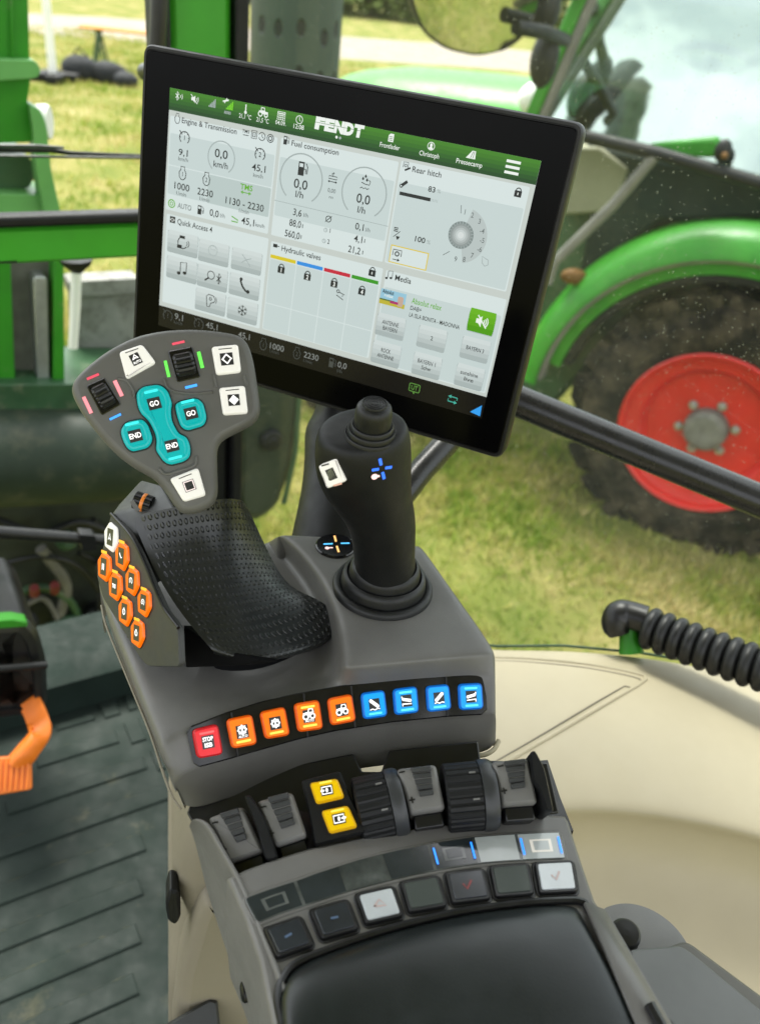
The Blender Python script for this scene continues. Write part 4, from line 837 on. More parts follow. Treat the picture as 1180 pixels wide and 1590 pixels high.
st, fi = u.ic(328, 467); st([(-7, 6), (-3, 9), (5, 8), (8, 3), (6, -1), (1, -3), (-1, -9), (-5, -9), (-6, -3)], 1.2, closed=True); st(ngon(0, 3, 2, 8), 1.2, closed=True); st(arc(0, 2, 10, -25, 30, 6), 1)
st, fi = u.ic(377.5, 482)
for d in range(0, 180, 60):
    c_, s_ = cos(radians(d+30)), sin(radians(d+30)); st([(-8*c_, -8*s_), (8*c_, 8*s_)], 1.2)
    for k in (1, -1):
        for e in (55, -55): st([(k*5*c_, k*5*s_), (k*5*c_+k*3.2*cos(radians(d+30+e)), k*5*s_+k*3.2*sin(radians(d+30+e)))], 1)
u.done('quick_access_widget', disp)
# fuel consumption
u = UI(); F_ = panel(u, ((437, 214), (617, 250), (597, 408), (422, 364)))
u.rect(F_[0]+.001, F_[3]-.0565, F_[1]-.001, F_[3]-.0135, W_SUB, .0002)
u.pump(445, 218, .75); u.fit('Fuel consumption', 454, 222, 527, 237, 8.5, W_TXT)
u.ring(468.5, 278, 36, 2, W_LITE, -52, 232); u.pump(470, 262, 1.25); u.t('0,0', 468, 286, 14.5, W_TXT, 21); u.t('l/h', 466, 302, 10, W_TXT, 12)
st, fi = u.ic(518, 276); st(rect(0, 0, 14, 4), 1.1, closed=True); st([(0, 2), (0, 8)], 1); st([(-2, 3), (-2, 6), (2, 7)], 1); st([(-7, -6), (7, -6)], 1.2); fi([(-8, -6), (-5, -4), (-5, -8)]); fi([(8, -6), (5, -4), (5, -8)])
u.t('0,00', 516, 296, 6.5, W_MID, 12); u.t('m', 515, 306, 4.5, W_MID, 6)
u.ring(566, 300, 37.5, 2, W_LITE, -52, 232)
st, fi = u.ic(568.5, 283)
for p in ((-1, 9), (-5, 5), (2, 4)): fi([(p[0], p[1]+3), (p[0]+2, p[1]-1), (p[0], p[1]-3), (p[0]-2, p[1]-1)])
st([(-7, -1), (0, -3), (7, -3), (8, 2), (5, 4)], 1.2); st([(-8, -10), (-5, -8), (-2, -10), (1, -8), (4, -10), (7, -8)], 1.2)
u.t('0,0', 565, 309, 14.5, W_TXT, 21); u.t('l/h', 562, 326, 10, W_TXT, 12)
u.mb.stroke(MF, [(F_[0], MF.loc(515, 331)[1]), (F_[1], MF.loc(515, 331)[1])], .0004, u.h+.0004, W_LITE)
for t, X, Y, w in (('3,6', 463, 330, 13), ('88,0', 459.5, 347, 18), ('560,0', 455, 364, 23), ('0,1', 559, 352, 13), ('4,1', 557, 371, 13), ('21,2', 551, 388, 19)):
    u.t(t, X, Y, 10.5, W_TXT, w)
for t, X, Y, w in (('l/h', 476, 334, 7), ('l', 471, 351, 1.4), ('l', 468.5, 368, 1.4), ('l/h', 572, 357, 7), ('l', 567, 374, 1.4), ('l', 564, 392, 1.4)): u.t(t, X, Y, 6, W_MID, w)
st, fi = u.ic(511, 340); st(ngon(0, 0, 4.4, 14), 1.2, closed=True); st([(-5, -5), (5, 5)], 1.2)
for t, X, Y in (('1', 513.5, 358), ('2', 511, 375)):
    u.t(t, X, Y, 7, W_TXT); st, fi = u.ic(X-7, Y-1); st(ngon(0, 0, 2.8, 12), 1, W_LITE, True); st([(0, 2), (0, 0), (2, -1)], .8, W_LITE)
u.done('fuel_widget', disp)
# hydraulic valves
u = UI(); V_ = panel(u, ((421, 373), (593, 417), (575, 556), (409, 511)))
st, fi = u.ic(429.5, 381.5); fi(rect(-1, 0, 7, 5)); st([(2, 0), (6, 0)], 1.2); u.fit('Hydraulic valves', 438.5, 385, 499, 400, 8.5, W_TXT)
yb = MF.loc(500, 417)[1]; w4 = (V_[1]-V_[0]-.0015)/4
for i, m in enumerate((W_YEL, W_BLU, W_REDD, W_GRN2)):
    xa = V_[0]+.0008+w4*i
    u.rect(xa, yb-.0014, xa+w4-.0012, yb+.0014, m, .0004, .0001)
    u.rect(xa, yb-.0375, xa+w4-.0007, yb-.0022, W_SUB, .0002, .0002); u.rect(xa, V_[2]+.0005, xa+w4-.0007, yb-.0382, W_SUB, .0002, .0002)
for X, Y, n in ((438, 416, '1'), (478.5, 427, '2'), (520, 438, '3'), (563, 450, '4')): u.lock(X, Y, .95, n)
u.lock(579, 421, .95)
st, fi = u.ic(529, 457); st(ngon(-4, 4, 2.2, 10), 1.2, closed=True); st([(-2, 3), (7, 1), (3, -2)], 1.3); st([(-6, -2), (-1, -4), (6, -7)], 1.2)
u.done('valve_widget', disp)
# rear hitch
u = UI(); H_ = panel(u, ((623, 248), (820, 291), (789, 451), (598, 410)))
u.rect(H_[0]+.001, H_[2]+.001, H_[1]-.001, H_[3]-.0145, W_SUB, .0002)
st, fi = u.ic(631, 256); st([(-4, -4), (-4, 4), (4, 4), (4, -4)], 1); st(ngon(0, -1, 2, 10), 1, closed=True)
st, fi = u.ic(633, 263); st([(-4, -2), (5, 3)], 2.8)
u.fit('Rear hitch', 641, 263, 686, 271, 9, W_TXT)
st, fi = u.ic(628, 285); st([(-4, -4), (5, 4)], 4.6); fi(ngon(-4, -4, 3, 12), W_TXT); fi(ngon(-4, -4, 1.4, 8), W_PAN, .0007)
u.t('83', 671, 294, 8.5, W_TXT, 11, bold=.015); u.t('%', 682, 297, 6, W_LITE, 6)
ya = MF.loc(645, 305)[1]; xa, xb = MF.loc(621, 300)[0], MF.loc(669, 310)[0]; u.rect(xa, ya-.0012, xb, ya+.0012, W_TXT, .0004, .0001)
for i in range(5): u.rect(xb+.0008+i*.0011, ya-.001, xb+.0011+i*.0011, ya+.001, W_LITE, .0004, .00005)
st, fi = u.ic(616, 362); [st([(-5, i), (2, i)], 1.4) for i in (8, 5.5, 3)]; st([(-4, -6), (6, 4)], 1); fi([(0, -4), (7, -4), (4, -9), (2.5, -9)])
u.t('100', 653, 372, 8.5, W_TXT, 16, bold=.015); u.t('%', 666, 376, 6, W_LITE, 6)
q = [MF.loc(*p) for p in ((608, 379), (667, 393), (662, 420), (604, 407))]; xa, xb, yt, yl = (q[0][0]+q[3][0])/2, (q[1][0]+q[2][0])/2, (q[0][1]+q[1][1])/2, (q[2][1]+q[3][1])/2
u.rect(xa, yl, xb, yt, em('entry_yellow', (218, 196, 78)), .0004, .0002); u.rect(xa+.0008, yl+.0008, xb-.0008, yt-.0008, W_PAN, .0006, .0001)
st, fi = u.ic(617.5, 394); st([(-7, -3), (-7, 6), (7, 6), (7, -3)], 1.3, h=.0009); st(ngon(0, 0, 3.2, 12), 1.8, closed=True, h=.0009); st([(-6, -9), (5, -9)], 1.2, h=.0009); fi([(6, -9), (2, -6.5), (2, -11.5)], h=.0009)
u.lock(805, 298, 1.)
st, fi = u.ic(716, 365); fi([(0, 0)]+arc(0, 0, 43, -75, 75, 24), TB[3], .0003)
for d in range(24): st([(17*cos(d*pi/12), 17*sin(d*pi/12)), (21*cos(d*pi/12), 21*sin(d*pi/12))], 1.2, W_LITE, h=.0010)
for i, c8 in enumerate([(128, 140, 138), (142, 152, 150), (160, 169, 167), (178, 187, 185), (196, 205, 203), (212, 219, 217)]): fi(ngon(0, 0, 21-i*3.2, 28), em('dial_%d' % i, c8), .0004+i*.0001)
for t, X, Y in (('1', 722.5, 329), ('2', 734, 334), ('3', 745, 343.5), ('-4', 749, 358.5), ('-5', 749, 373), ('-6', 745, 387), ('7', 733.5, 396.5), ('8', 721, 402.5), ('9', 708, 402)): u.t(t, X, Y, 8, W_MID)
st([(-7, 32), (-9, 44)], 1, W_MID); st([(-13, -28), (-23, -36)], 1, W_MID)
st, fi = u.ic(753, 407); st([(-6, 8), (5, 4), (6, -3), (1, -6), (-4, -2)], 1.3, W_LITE, True)
u.done('hitch_widget', disp)
# media
u = UI(); D_ = panel(u, ((597, 419), (786, 464), (754, 612), (580, 561)))
u.rect(D_[0]+.001, D_[2]+.001, D_[1]-.001, D_[3]-.0125, W_SUB, .0002)
u.note(605, 427, .75); u.fit('Media', 614.5, 430, 639, 437, 9, W_TXT)
a, b_ = MF.loc(593, 447), MF.loc(628, 480); X0, X1, Y1, Y0 = a[0], b_[0], a[1], b_[1]
u.rect(X0, Y0, X1, Y1, em('cover_sky', (150, 196, 214)), .0003, .0001); u.rect(X0, Y0, X1, Y0+(Y1-Y0)*.3, em('cover_field', (190, 180, 60)), .0005, .0001)
u.rect(X0, Y0+(Y1-Y0)*.27, X0+(X1-X0)*.6, Y0+(Y1-Y0)*.36, em('cover_bush', (90, 116, 60)), .0006, .0001); u.rect(X0+(X1-X0)*.42, Y0+(Y1-Y0)*.18, X0+(X1-X0)*.74, Y0+(Y1-Y0)*.34, em('cover_tag', (170, 50, 110)), .0007, .0001)
u.rect(X0+(X1-X0)*.70, Y0+.001, X0+(X1-X0)*.92, Y0+(Y1-Y0)*.75, em('cover_shape', (196, 168, 150)), .0006, .0012)
u.t('Absolut', 604, 453, 6, W_TXT, 18, bold=.02, h=.0009); u.t('relax', 605, 459, 5, W_WHITE, 14, h=.0009)
u.fit('Absolut relax', 640, 466, 686, 478, 9, W_GRN); u.fit('DAB+', 638, 477, 655, 482, 6.5, W_TXT); u.fit('LA ISLA BONITA - MADONNA', 636, 488, 714, 508, 6.5, W_TXT)
u.tile(748, 499.5, 43, 37, [em('mute_%d' % i, c) for i, c in enumerate([(104, 178, 30), (98, 172, 26), (88, 164, 22), (78, 154, 18)])])
st, fi = u.ic(748, 499); fi([(-9, -3.5), (-5, -3.5), (0, -9), (0, 9), (-5, 3.5), (-9, 3.5)], W_WHITE, .0006); [st(arc(0, 0, r, -42, 42, 8), 1.6, W_WHITE, h=.0006) for r in (4.5, 7.5, 10.5)]; st([(-7, 9), (9, -9)], 2, W_WHITE, h=.0008)
for X, Y, L in ((607, 506.5, ('ANTENNE', 'BAYERN')), (671, 525, ('2',)), (738, 542, ('BAYERN 3',)), (600, 549, ('ROCK', 'ANTENNE')), (663, 567, ('BAYERN 1', 'Schw')), (729, 584.5, ('sunshine', 'live'))):
    u.tile(X, Y, 45, 35)
    for i, t in enumerate(L): u.t(t, X-(i*.8), Y+(i-(len(L)-1)/2)*9, 6.3, W_TXT, min(28, 3.7*len(t)), h=.0006)
u.done('media_widget', disp)
# footer
u = UI(); u.h = .0004
u.gauge(262, 490, '1', W_FDIM, .9); u.t('9,1', 279, 492, 9, W_FTXT, 13); u.t('km/h', 278, 501, 5, W_FDIM, 13)
u.gauge(310, 503, '2', W_FDIM, .9); u.t('45,1', 330, 506, 9, W_FTXT, 18); u.t('45,1', 380, 521, 9, W_FTXT, 18)
u.motor(410, 534, '1', W_FDIM, .95); u.t('1000', 431, 539, 9, W_FTXT, 22); u.t('1/min', 427, 546, 5, W_FDIM, 14)
u.motor(462, 548, '2', W_FDIM, .95); u.t('2230', 484, 553, 9, W_FTXT, 23); u.t('1/min', 479, 561, 5, W_FDIM, 14)
u.pump(516, 563, .9, W_FDIM, W_FOOT); u.t('0,0', 532, 567, 9, W_FTXT, 14); u.t('l/h', 528, 576, 5, W_FDIM, 8)
FG = em('footer_green', (96, 150, 66)); FC = em('footer_teal', (70, 176, 156))
st, fi = u.ic(644, 602); st(roundpoly(rect(0, 0, 17, 12), 2, 3), 1.2, FG, True); fi([(-2, -7), (2, -7), (0, -10)], FG); u.t('UT', 644, 602, 7, FG, 10)
st, fi = u.ic(703, 620); st([(7, 0), (7, 4), (-4, 4)], 1.5, FC); fi([(-8, 4), (-3, 7), (-3, 1)], FC); st([(-7, 0), (-7, -4), (4, -4)], 1.5, FC); fi([(8, -4), (3, -7), (3, -1)], FC)
u.mb.flat(MF, [MF.loc(*p) for p in ((730, 639), (748.5, 629), (745.5, 646))], u.h+.0004, em('footer_blue', (54, 160, 240)))
u.done('status_bar', disp)

# the post that carries the monitor
lerp_ = lambda A, B, k: [a*(1-k)+b*k for a, b in zip(A, B)]
post = thing('monitor_post', 'matt black post rising from the console behind the monitor', 'post', onz(500, 815, 2.37))
mb = MB()
PL = [(540, 486, 552), (600, 474, 556), (640, 468, 560), (662, 470, 564), (700, 472, 570), (750, 468, 576), (790, 460, 582), (822, 452, 588), (870, 442, 595)]
rows = []
for y_, a_, b2 in PL:
    d = .765 if y_ < 645 else .765-.00038*(y_-645) if y_ < 800 else .706-.0002*(y_-800)
    Lp, Rp = at(a_+22 if y_ < 660 else a_, y_, d+.012), at(b2, y_, d+.012); c_ = at((a_+b2)/2, y_, d-.014)
    rows.append([Lp, Lp*.55+c_*.45+ray(500, y_)*-.006, c_, Rp*.55+c_*.45+ray(500, y_)*-.006, Rp, Rp+ray(500, y_)*.03, Lp+ray(500, y_)*.03])
mb.grid(rows, M_BLACKM, closed=True); mb.build('post_body', post, subsurf=2)

# ------------------------------------------------------------------ armrest console with the row of lit keys
ZC = 2.378
LAT = az(22)
CF = Frame(onz(594, 913, ZC), UP, LAT)
con = thing('control_console', 'grey control console with a curved row of red, orange and blue lit keys', 'console', onz(520, 1180, 2.30))
TOP = dict(c0=[(148, 885), (155, 915), (164, 948), (180, 990), (198, 1032), (213, 1072)],
           c6=[(416, 836), (455, 872), (489, 918), (509, 964), (517, 1010), (517, 1050)],
           c7=[(430, 824), (470, 862), (504, 910), (522, 958), (529, 1006), (533, 1037)],
           c12=[(654, 842), (686, 888), (714, 928), (742, 966), (764, 998), (772, 1014)])
rows = []
for i in range(6):
    f = [0, .06, .2, .4, .7, .955]; L, R = np.array(TOP['c0'][i], float), np.array(TOP['c6'][i], float); row = []
    for k in f: p = L+(R-L)*k; p[1] += (18*sin(pi*k) if i == 5 else 0); row.append((*p, 2.350-.001*(i == 5)))
    row.append((*R, 2.3505-.001*(i == 5)))
    L, R = np.array(TOP['c7'][i], float), np.array(TOP['c12'][i], float)
    for k in (0, .06, .5, .88, .97, 1.0):
        p = L+(R-L)*k; p[1] -= 5*sin(pi*k) if i == 0 else 0; row.append((*p, ZC-(.004 if k == 1.0 else 0)-(.002 if i == 5 else 0)))
    rows.append(row)
R4 = [(246, 1160), (264, 1148), (297, 1131), (350, 1111), (405, 1094), (460, 1081), (515, 1071), (534, 1068), (600, 1060), (690, 1053), (745, 1051), (765, 1053), (772, 1058)]
R5 = [(263, 1208), (280, 1200), (309, 1187), (360, 1173), (412, 1158), (466, 1143), (520, 1131), (540, 1128), (604, 1118), (692, 1109), (747, 1106), (766, 1105), (772, 1106)]
R6 = [(268, 1217), (280, 1209), (304, 1198), (360, 1182), (412, 1167), (466, 1152), (520, 1139), (540, 1136), (604, 1126), (692, 1117), (748, 1114), (766, 1113), (772, 1114)]
R7 = [(284, 1249), (293, 1256), (313, 1257), (362, 1240), (412, 1223), (470, 1211), (522, 1202), (542, 1199), (606, 1190), (692, 1180), (742, 1173), (762, 1167), (771, 1150)]
z4 = [2.346, 2.349]+[2.350+.0012*k for k in range(9)]+[2.362, 2.360]
z5 = [z-.017 for z in z4]; z6 = [z-.0215 for z in z4]; z7 = [z-.050 for z in z4]; z7[-1] += .006
def R3d(row): return [onz(*p) for p in row]
w3 = [R3d(r) for r in rows]
w4, w5, w6, w7 = [[onz(x, y, z) for (x, y), z in zip(R, Z)] for R, Z in ((R4, z4), (R5, z5), (R6, z6), (R7, z7))]
lerp = lambda A, B, k: [a*(1-k)+b*k for a, b in zip(A, B)]
back = [[p-UP*.045 for p in w3[0]], [p-UP*.006+np.array([0, .001, 0]) for p in w3[0]]]
grid = back+[lerp(w3[0], w3[1], .06)]+w3[1:5]+[lerp(w3[4], w3[5], .93), lerp(w3[5], w4, .07), lerp(w3[5], w4, .93), w4, w5, lerp(w5, w6, .7), w6, lerp(w6, w7, .12), lerp(w6, w7, .55), lerp(w6, w7, .9), w7]
w8 = [p+np.array([-.01, .05, -.002]) for p in w7]; grid += [lerp(w7, w8, .2), w8]
drop = lambda i: 1.0 if i < 8 else max(.12, 1-(i-7)*.12)
mb = MB(); mb.grid([[r[0]-UP*.03*drop(i)+(r[1]-r[0])*.5]+r+[r[-1]-UP*.045*drop(i)-(r[-1]-r[-2])*.25] for i, r in enumerate(grid)], M_GREY); mb.build('console_body', con, subsurf=2)
# lower shell edge in beige
ed = [(160, 935), (166, 962), (182, 1003), (207, 1064), (236, 1135), (256, 1196), (270, 1232), (283, 1251)]
mb = MB(); pth = catmull([onz(x-2, y+5, 2.334) for x, y in ed], 5); mb.tube(pth, .0008, M_BEIGED, 10); mb.build('shell_edge', con); mb = MB(); mb.tube(catmull([onz(x, y+4, 2.316) for x, y in ((735, 1170), (755, 1167), (768, 1158), (774, 1146))], 4), .0016, M_BEIGE, 10)
mb.build('shell_edge', con)
# key strip
def strip_pt(tx, ty):
    a = [p for p in w4[2:11]]; b = [p for p in w5[2:11]]; x = tx*8; i = int(min(7, max(0, math.floor(x)))); f = x-i
    P_ = a[i]+(a[i+1]-a[i])*f; Q_ = b[i]+(b[i+1]-b[i])*f; return P_+(Q_-P_)*ty
def strip_n(tx): return nrm(np.cross(strip_pt(tx+.04, .5)-strip_pt(tx-.04, .5), strip_pt(tx, 0)-strip_pt(tx, 1)))
mb = MB(); N = 60; top, low = [], []
for i in range(N+1):
    tx = -.018+1.036*i/N; e = min(i, N-i)/N; c_ = .13*max(0, 1-e/.02)**2; n_ = strip_n(min(.97, max(.03, tx)))
    top.append(strip_pt(tx, -.07+c_)+n_*.0016); low.append(strip_pt(tx, 1.07-c_)+n_*.0016)
d3 = [p-strip_n(.5)*.006 for p in top]; d4 = [p-strip_n(.5)*.006 for p in low]
mb.grid([d4, low, top, d3], M_GLOSS); mb.poly([d4[0], low[0], top[0], d3[0]], M_GLOSS); mb.poly([d4[-1], low[-1], top[-1], d3[-1]][::-1], M_GLOSS)
kst = mb.build('key_strip', con, bevel=.0008)
for tx in (.145, .40, .645, .878):
    MB().tube([strip_pt(tx, -.03)+strip_n(tx)*.0022, strip_pt(tx, 1.05)+strip_n(tx)*.0022], .0006, M_BLACK, 6).build('strip_divider', kst)

def keymat(name, col, e): return lit(name, col, e, base=tuple(min(1, c*.5) for c in col), rough=.3)
K_RED = keymat('red_lit_key', (.85, .012, .02), .6); K_ORG = keymat('orange_lit_key', (1.0, .19, .0), .80); K_BLU = keymat('blue_lit_key', (.0, .33, .85), .85)
K_TEAL = keymat('teal_lit_key', (.0, .45, .45), .60); K_YEL = keymat('yellow_lit_key', (.95, .60, .0), .45)
G_RED, G_ORG, G_BLU, G_TEAL, G_YEL = lit('red_glow', (1, .12, .12), .9), lit('orange_glow', (1, .62, .08), 1.25), lit('blue_glow', (.10, .72, 1), 1.1), lit('teal_glow', (.05, .85, .84), .85), lit('yellow_glow', (1, .80, .1), .8)
M_KEYW = surf('key_window', (.035, .035, .036), .3, .1)
EDGE = {}
for m_, c_ in ((K_RED, (.60, .006, .012)), (K_ORG, (.85, .11, .0)), (K_BLU, (.0, .18, .75)), (K_YEL, (.75, .42, .0))): EDGE[m_.name] = lit(m_.name+'_edge', c_, .42, base=tuple(x*.5 for x in c_), rough=.3)
def fpx(F, px, k=1.0):
    """pixel size in metres on a frame"""
    c = F.loc(*px); return (abs(F.loc(px[0]+1, px[1])-c).max()+abs(F.loc(px[0], px[1]+1)-c).max())/2
def key(par, F, quad, r, h, mat, win=None, icon=None, glow=None, name='push_button', frame_mat=None, bars=(1, 1)):
    """A lit key: bevelled cap, dark window and its printed symbol (symbol drawn in key units, 1 = half the key)."""
    q = ccw(F.locs(quad)); rr = r
    o = roundpoly(q, rr, 5); w = sqrt(abs(area2(q)))
    mb = MB()
    if frame_mat: mb.levels(F, inset(o, -.0010), [(0, -.003), (0, .0006), (.0004, .001)], frame_mat)
    edge = EDGE.get(mat.name, mat)
    mb.levels(F, o, [(0, -.003), (0, h*.55), (w*.03, h*.9), (w*.06, h)], edge); mb.levels(F, inset(o, w*.075), [(0, h-.0002), (0, h+.0001), (w*.02, h+.00012)], mat)
    c = sum(q)/4 if len(q) == 4 else sum(q)/len(q)
    # axes of the key from its own edges
    pb = [F.loc(*p) for p in quad]; ux = nrm((pb[1]-pb[0])+(pb[2]-pb[3])) if len(quad) == 4 else np.array([1., 0]); uy = np.array([-ux[1], ux[0]])
    if uy @ (pb[0]-pb[-1]) < 0: uy = -uy
    s = w/2
    KF = Frame(F.P(*c), F.n, F.u*ux[0]+F.v*ux[1])
    if glow:
        if bars[0]: mb.flat(KF, roundpoly(rect(0, s*.66, s*1.05, s*.16), s*.06, 3), h+.0004, glow)
        if bars[1]: mb.flat(KF, roundpoly(rect(0, -s*.68, s*1.05, s*.16), s*.06, 3), h+.0004, glow)
    ob = mb.build(name, par, angle=50)
    if icon or win:
        mi = MB(); W = win or (.95, 1.0)
        mi.flat(KF, rect(0, 0, s*W[0], s*W[1]), h+.0004, M_KEYW)
        class I:
            def st(_, pts, w=.1, closed=False, m=M_ICON): mi.stroke(KF, [(a*s, b*s) for a, b in pts], w*s, h+.0007, m, closed)
            def fi(_, pts, m=M_ICON, dh=0): mi.flat(KF, [(a*s, b*s) for a, b in pts], h+.0007+dh, m)
            def tx(_, t, a, b, cap, w=None, bold=.03, m=M_ICON): mi.text(KF, t, a*s, b*s, cap*s, m, h+.0007, 'c', width=w*s if w else None, bold=bold)
        if icon: icon(I())
        mi.build('icon', ob, smooth=False)
    return ob
def i_stop(i): i.tx('STOP', 0, .21, .28, .74, .03); i.tx('ISB', 0, -.21, .28, .56, .03)
def i_gear(i, auto=False):
    y = .12 if auto else 0
    i.st([(a*.26, b*.26+y) for a, b in ngon(0, 0, 1, 18)], .10, True)
    for k in range(8): t = k*pi/4; i.st([(.26*cos(t), .26*sin(t)+y), (.36*cos(t), .36*sin(t)+y)], .09)
    i.st([(0, .12+y), (0, -.14+y)], .12); i.st([(-.14, .12+y), (.14, .12+y)], .08); i.st([(-.16, -.14+y), (.16, -.14+y)], .08)
    if auto: i.tx('AUTO', 0, -.33, .17, .66, .02)
def i_trac(i, auto=False):
    y = .14 if auto else 0
    i.st([(a*.19-.24, b*.19-.16+y) for a, b in ngon(0, 0, 1, 14)], .11, True); i.st([(a*.17+.26, b*.17-.16+y) for a, b in ngon(0, 0, 1, 14)], .10, True)
    i.fi([(-.42, -.02+y), (.0, -.04+y), (.02, -.2+y), (.12, -.1+y), (.36, .06+y), (.36, .14+y), (.1, .14+y), (-.2, .14+y), (-.42, .1+y)])
    i.st([(-.04, .1+y), (.02, .36+y), (.30, .36+y), (.34, .1+y)], .08)
    if auto: i.tx('AUTO', 0, -.33, .17, .66, .02)
def i_hitch(i, kind):
    if kind in (0, 2):
        sx = 1 if kind == 0 else -1
        i.st([(-.26*sx, .32), (.24*sx, -.14)], .26); i.fi(ngon(-.26*sx, .32, .13, 12)); i.fi(ngon(.24*sx, -.14, .13, 12)); i.fi(ngon(.22*sx, -.13, .06, 8), M_KEYW, .0002)
        i.st([(-.4, -.38), (-.2, -.32), (0, -.40), (.2, -.32), (.4, -.36)], .08)
    else:
        sx = 1 if kind == 1 else -1
        i.st([(-.30*sx, .14), (.28*sx, .0)], .22); i.fi(ngon(.28*sx, 0, .12, 12)); i.fi(ngon(.28*sx, 0, .05, 8), M_KEYW, .0002); i.st([(-.36*sx, .36), (-.30*sx, .06)], .09)
        i.st([(-.38, -.22 if sx > 0 else -.26), (.38, -.26 if sx > 0 else -.20)], .08); i.st([(-.34*sx, -.24), (-.34*sx, -.40)], .07)
K1 = crop(290, 1060, 250/1180); K2 = crop(520, 1030, 260/1180); K3 = crop(190, 980, 600/1180)
KEYS = [(K1((35, 345), (225, 300), (265, 522), (75, 556)), K_RED, i_stop, G_RED, (1, 0)),
        (K1((285, 270), (475, 230), (515, 450), (328, 485)), K_ORG, lambda i: i_gear(i, True), G_ORG, (0, 1)),
        (K1((530, 215), (715, 175), (755, 385), (572, 416)), K_ORG, i_gear, G_ORG, (0, 1)),
        (K1((780, 155), (965, 123), (997, 338), (812, 364)), K_ORG, lambda i: i_trac(i, True), G_ORG, (1, 1)),
        (K3((624, 206), (699, 191), (713, 274), (635, 289)), K_ORG, i_trac, G_ORG, (0, 1)),
        (K2((178, 210), (345, 186), (367, 372), (198, 396)), K_BLU, lambda i: i_hitch(i, 0), G_BLU, (0, 1)),
        (K2((403, 181), (572, 160), (588, 344), (418, 366)), K_BLU, lambda i: i_hitch(i, 1), G_BLU, (1, 1)),
        (K2((635, 160), (797, 145), (816, 324), (648, 344)), K_BLU, lambda i: i_hitch(i, 2), G_BLU, (0, 1)),
        (K2((862, 145), (1030, 136), (1042, 320), (872, 330)), K_BLU, lambda i: i_hitch(i, 3), G_BLU, (1, 1))]
for k, (qd, m, ic, gl, bars) in enumerate(KEYS):
    tx = .045+k*.1155; F = Frame(strip_pt(tx, .5)+strip_n(tx)*.0016, strip_n(tx), strip_pt(tx+.05, .5)-strip_pt(tx-.05, .5))
    key(con, F, qd, .0032, .0032, m, (.86, .92), ic, gl, bars=bars)
# round indicator on the console top
q = Frame(onz(521, 848, ZC+.0006), UP, pxdir=((500, 848), (545, 846))); mb = MB()
mb.lathe(q, [(.0150, -.003), (.0150, .0004), (.0142, .0012)], M_GLOSS, 40); ind = mb.build('indicator_dial', con)
C_ORG, C_BLU, C_PNK, C_DBLU = lit('orange_led', (1, .50, .16), 1.3), lit('ice_blue_led', (.10, .55, 1), 1.2), lit('pink_led', (1, .62, .60), 1.2), lit('blue_led', (.03, .16, 1), 1.3)
def cross(par, frame_at, segs, dot, h):
    mb = MB()
    for p0, p1, w, m in segs:
        F = frame_at((p0[0]+p1[0])/2, (p0[1]+p1[1])/2)
        a, b_ = F.loc(*p0), F.loc(*p1); d_ = nrm(b_-a); e_ = np.array([-d_[1], d_[0]])*w/2; mb.flat(F, roundpoly([a-e_, b_-e_, b_+e_, a+e_], w*.2, 2), h, m)
    (p0, p1, r) = dot; F = frame_at(*p0); a, b_ = F.loc(*p0), F.loc(*p1); mb.flat(F, ngon(*a, r, 14), h, C_PNK); d_ = nrm(b_-a); e_ = np.array([-d_[1], d_[0]])*r*.38; mb.flat(F, [a-e_, b_-e_, b_+e_, a+e_], h+.0001, C_PNK)
    return mb.build('light_cross', par, smooth=False)
KJ = 360/1180; CJ = crop(430, 600, KJ)
cross(ind, lambda x, y: q, [(*CJ((292, 768), (300, 798)), .0016, C_ORG), (*CJ((304, 820), (314, 852)), .0016, C_ORG), (*CJ((236, 811), (284, 809)), .0016, C_BLU), (*CJ((324, 807), (369, 806)), .0016, C_BLU)], (*CJ((255, 831), (284, 829)), .0017), .0016)


# ------------------------------------------------------------------ right joystick
joy = thing('joystick', 'black joystick with ribbed thumb cap, white key and blue light cross', 'joystick', onz(594, 913, ZC))
bf = Frame(onz(594, 913, ZC), UP, LAT); mb = MB()
k_ = .600/FPX
prof = [(78*k_, -.004), (78*k_, .002), (75*k_, .0045), (69*k_, .005), (66*k_, .004), (65*k_, .009), (63*k_, .0125), (58*k_, .0135), (55*k_, .012), (54*k_, .017), (52*k_, .0205), (48*k_, .0215), (45*k_, .0205), (44*k_, .026), (40*k_, .028)]
mb.lathe(bf, prof, M_RUBBER, 64); mb.build('boot', joy, angle=60)
KJ = 360/1180
J = [(992, 420, 690), (960, 406, 697), (900, 397, 702), (820, 386, 705), (740, 377, 708), (680, 359, 706), (630, 333, 697), (585, 303, 689), (540, 270, 686), (490, 232, 686), (430, 202, 687), (370, 191, 687), (310, 188, 684), (262, 192, 678), (232, 200, 668), (216, 210, 656), (207, 230, 636), (203, 268, 598), (202, 340, 526)]
base_d, top_d = .5935, .506
secs = []
for i, (y, a, b) in enumerate(J):
    py = 600+y*KJ; cx_ = 430+(a+b)/2*KJ; f = (990-y)/(990-202)
    d = base_d+(top_d-base_d)*f**1.0; hw = (b-a)/2*KJ*d/FPX
    secs.append((cx_, py, d, hw))
cen = [at(x, y, d) for x, y, d, h in secs]; mb = MB(); rings = []
right = RM@np.array([1, 0, 0])
for i, (x, y, d, hw) in enumerate(secs):
    t = nrm(cen[min(i+1, len(cen)-1)]-cen[max(i-1, 0)]); sp_ = nrm(cen[-1]-cen[0]); t = nrm(t*.25+sp_*.75)
    ux = nrm(right-t*(right@t)); uy = np.cross(t, ux)
    dep = hw*(1.0 if i < 9 else 1.0-.022*(i-8)); f = i/(len(secs)-1)
    rings.append([cen[i]+ux*hw*cos(2*pi*k/28)*1.0+uy*dep*sin(2*pi*k/28) for k in range(28)])
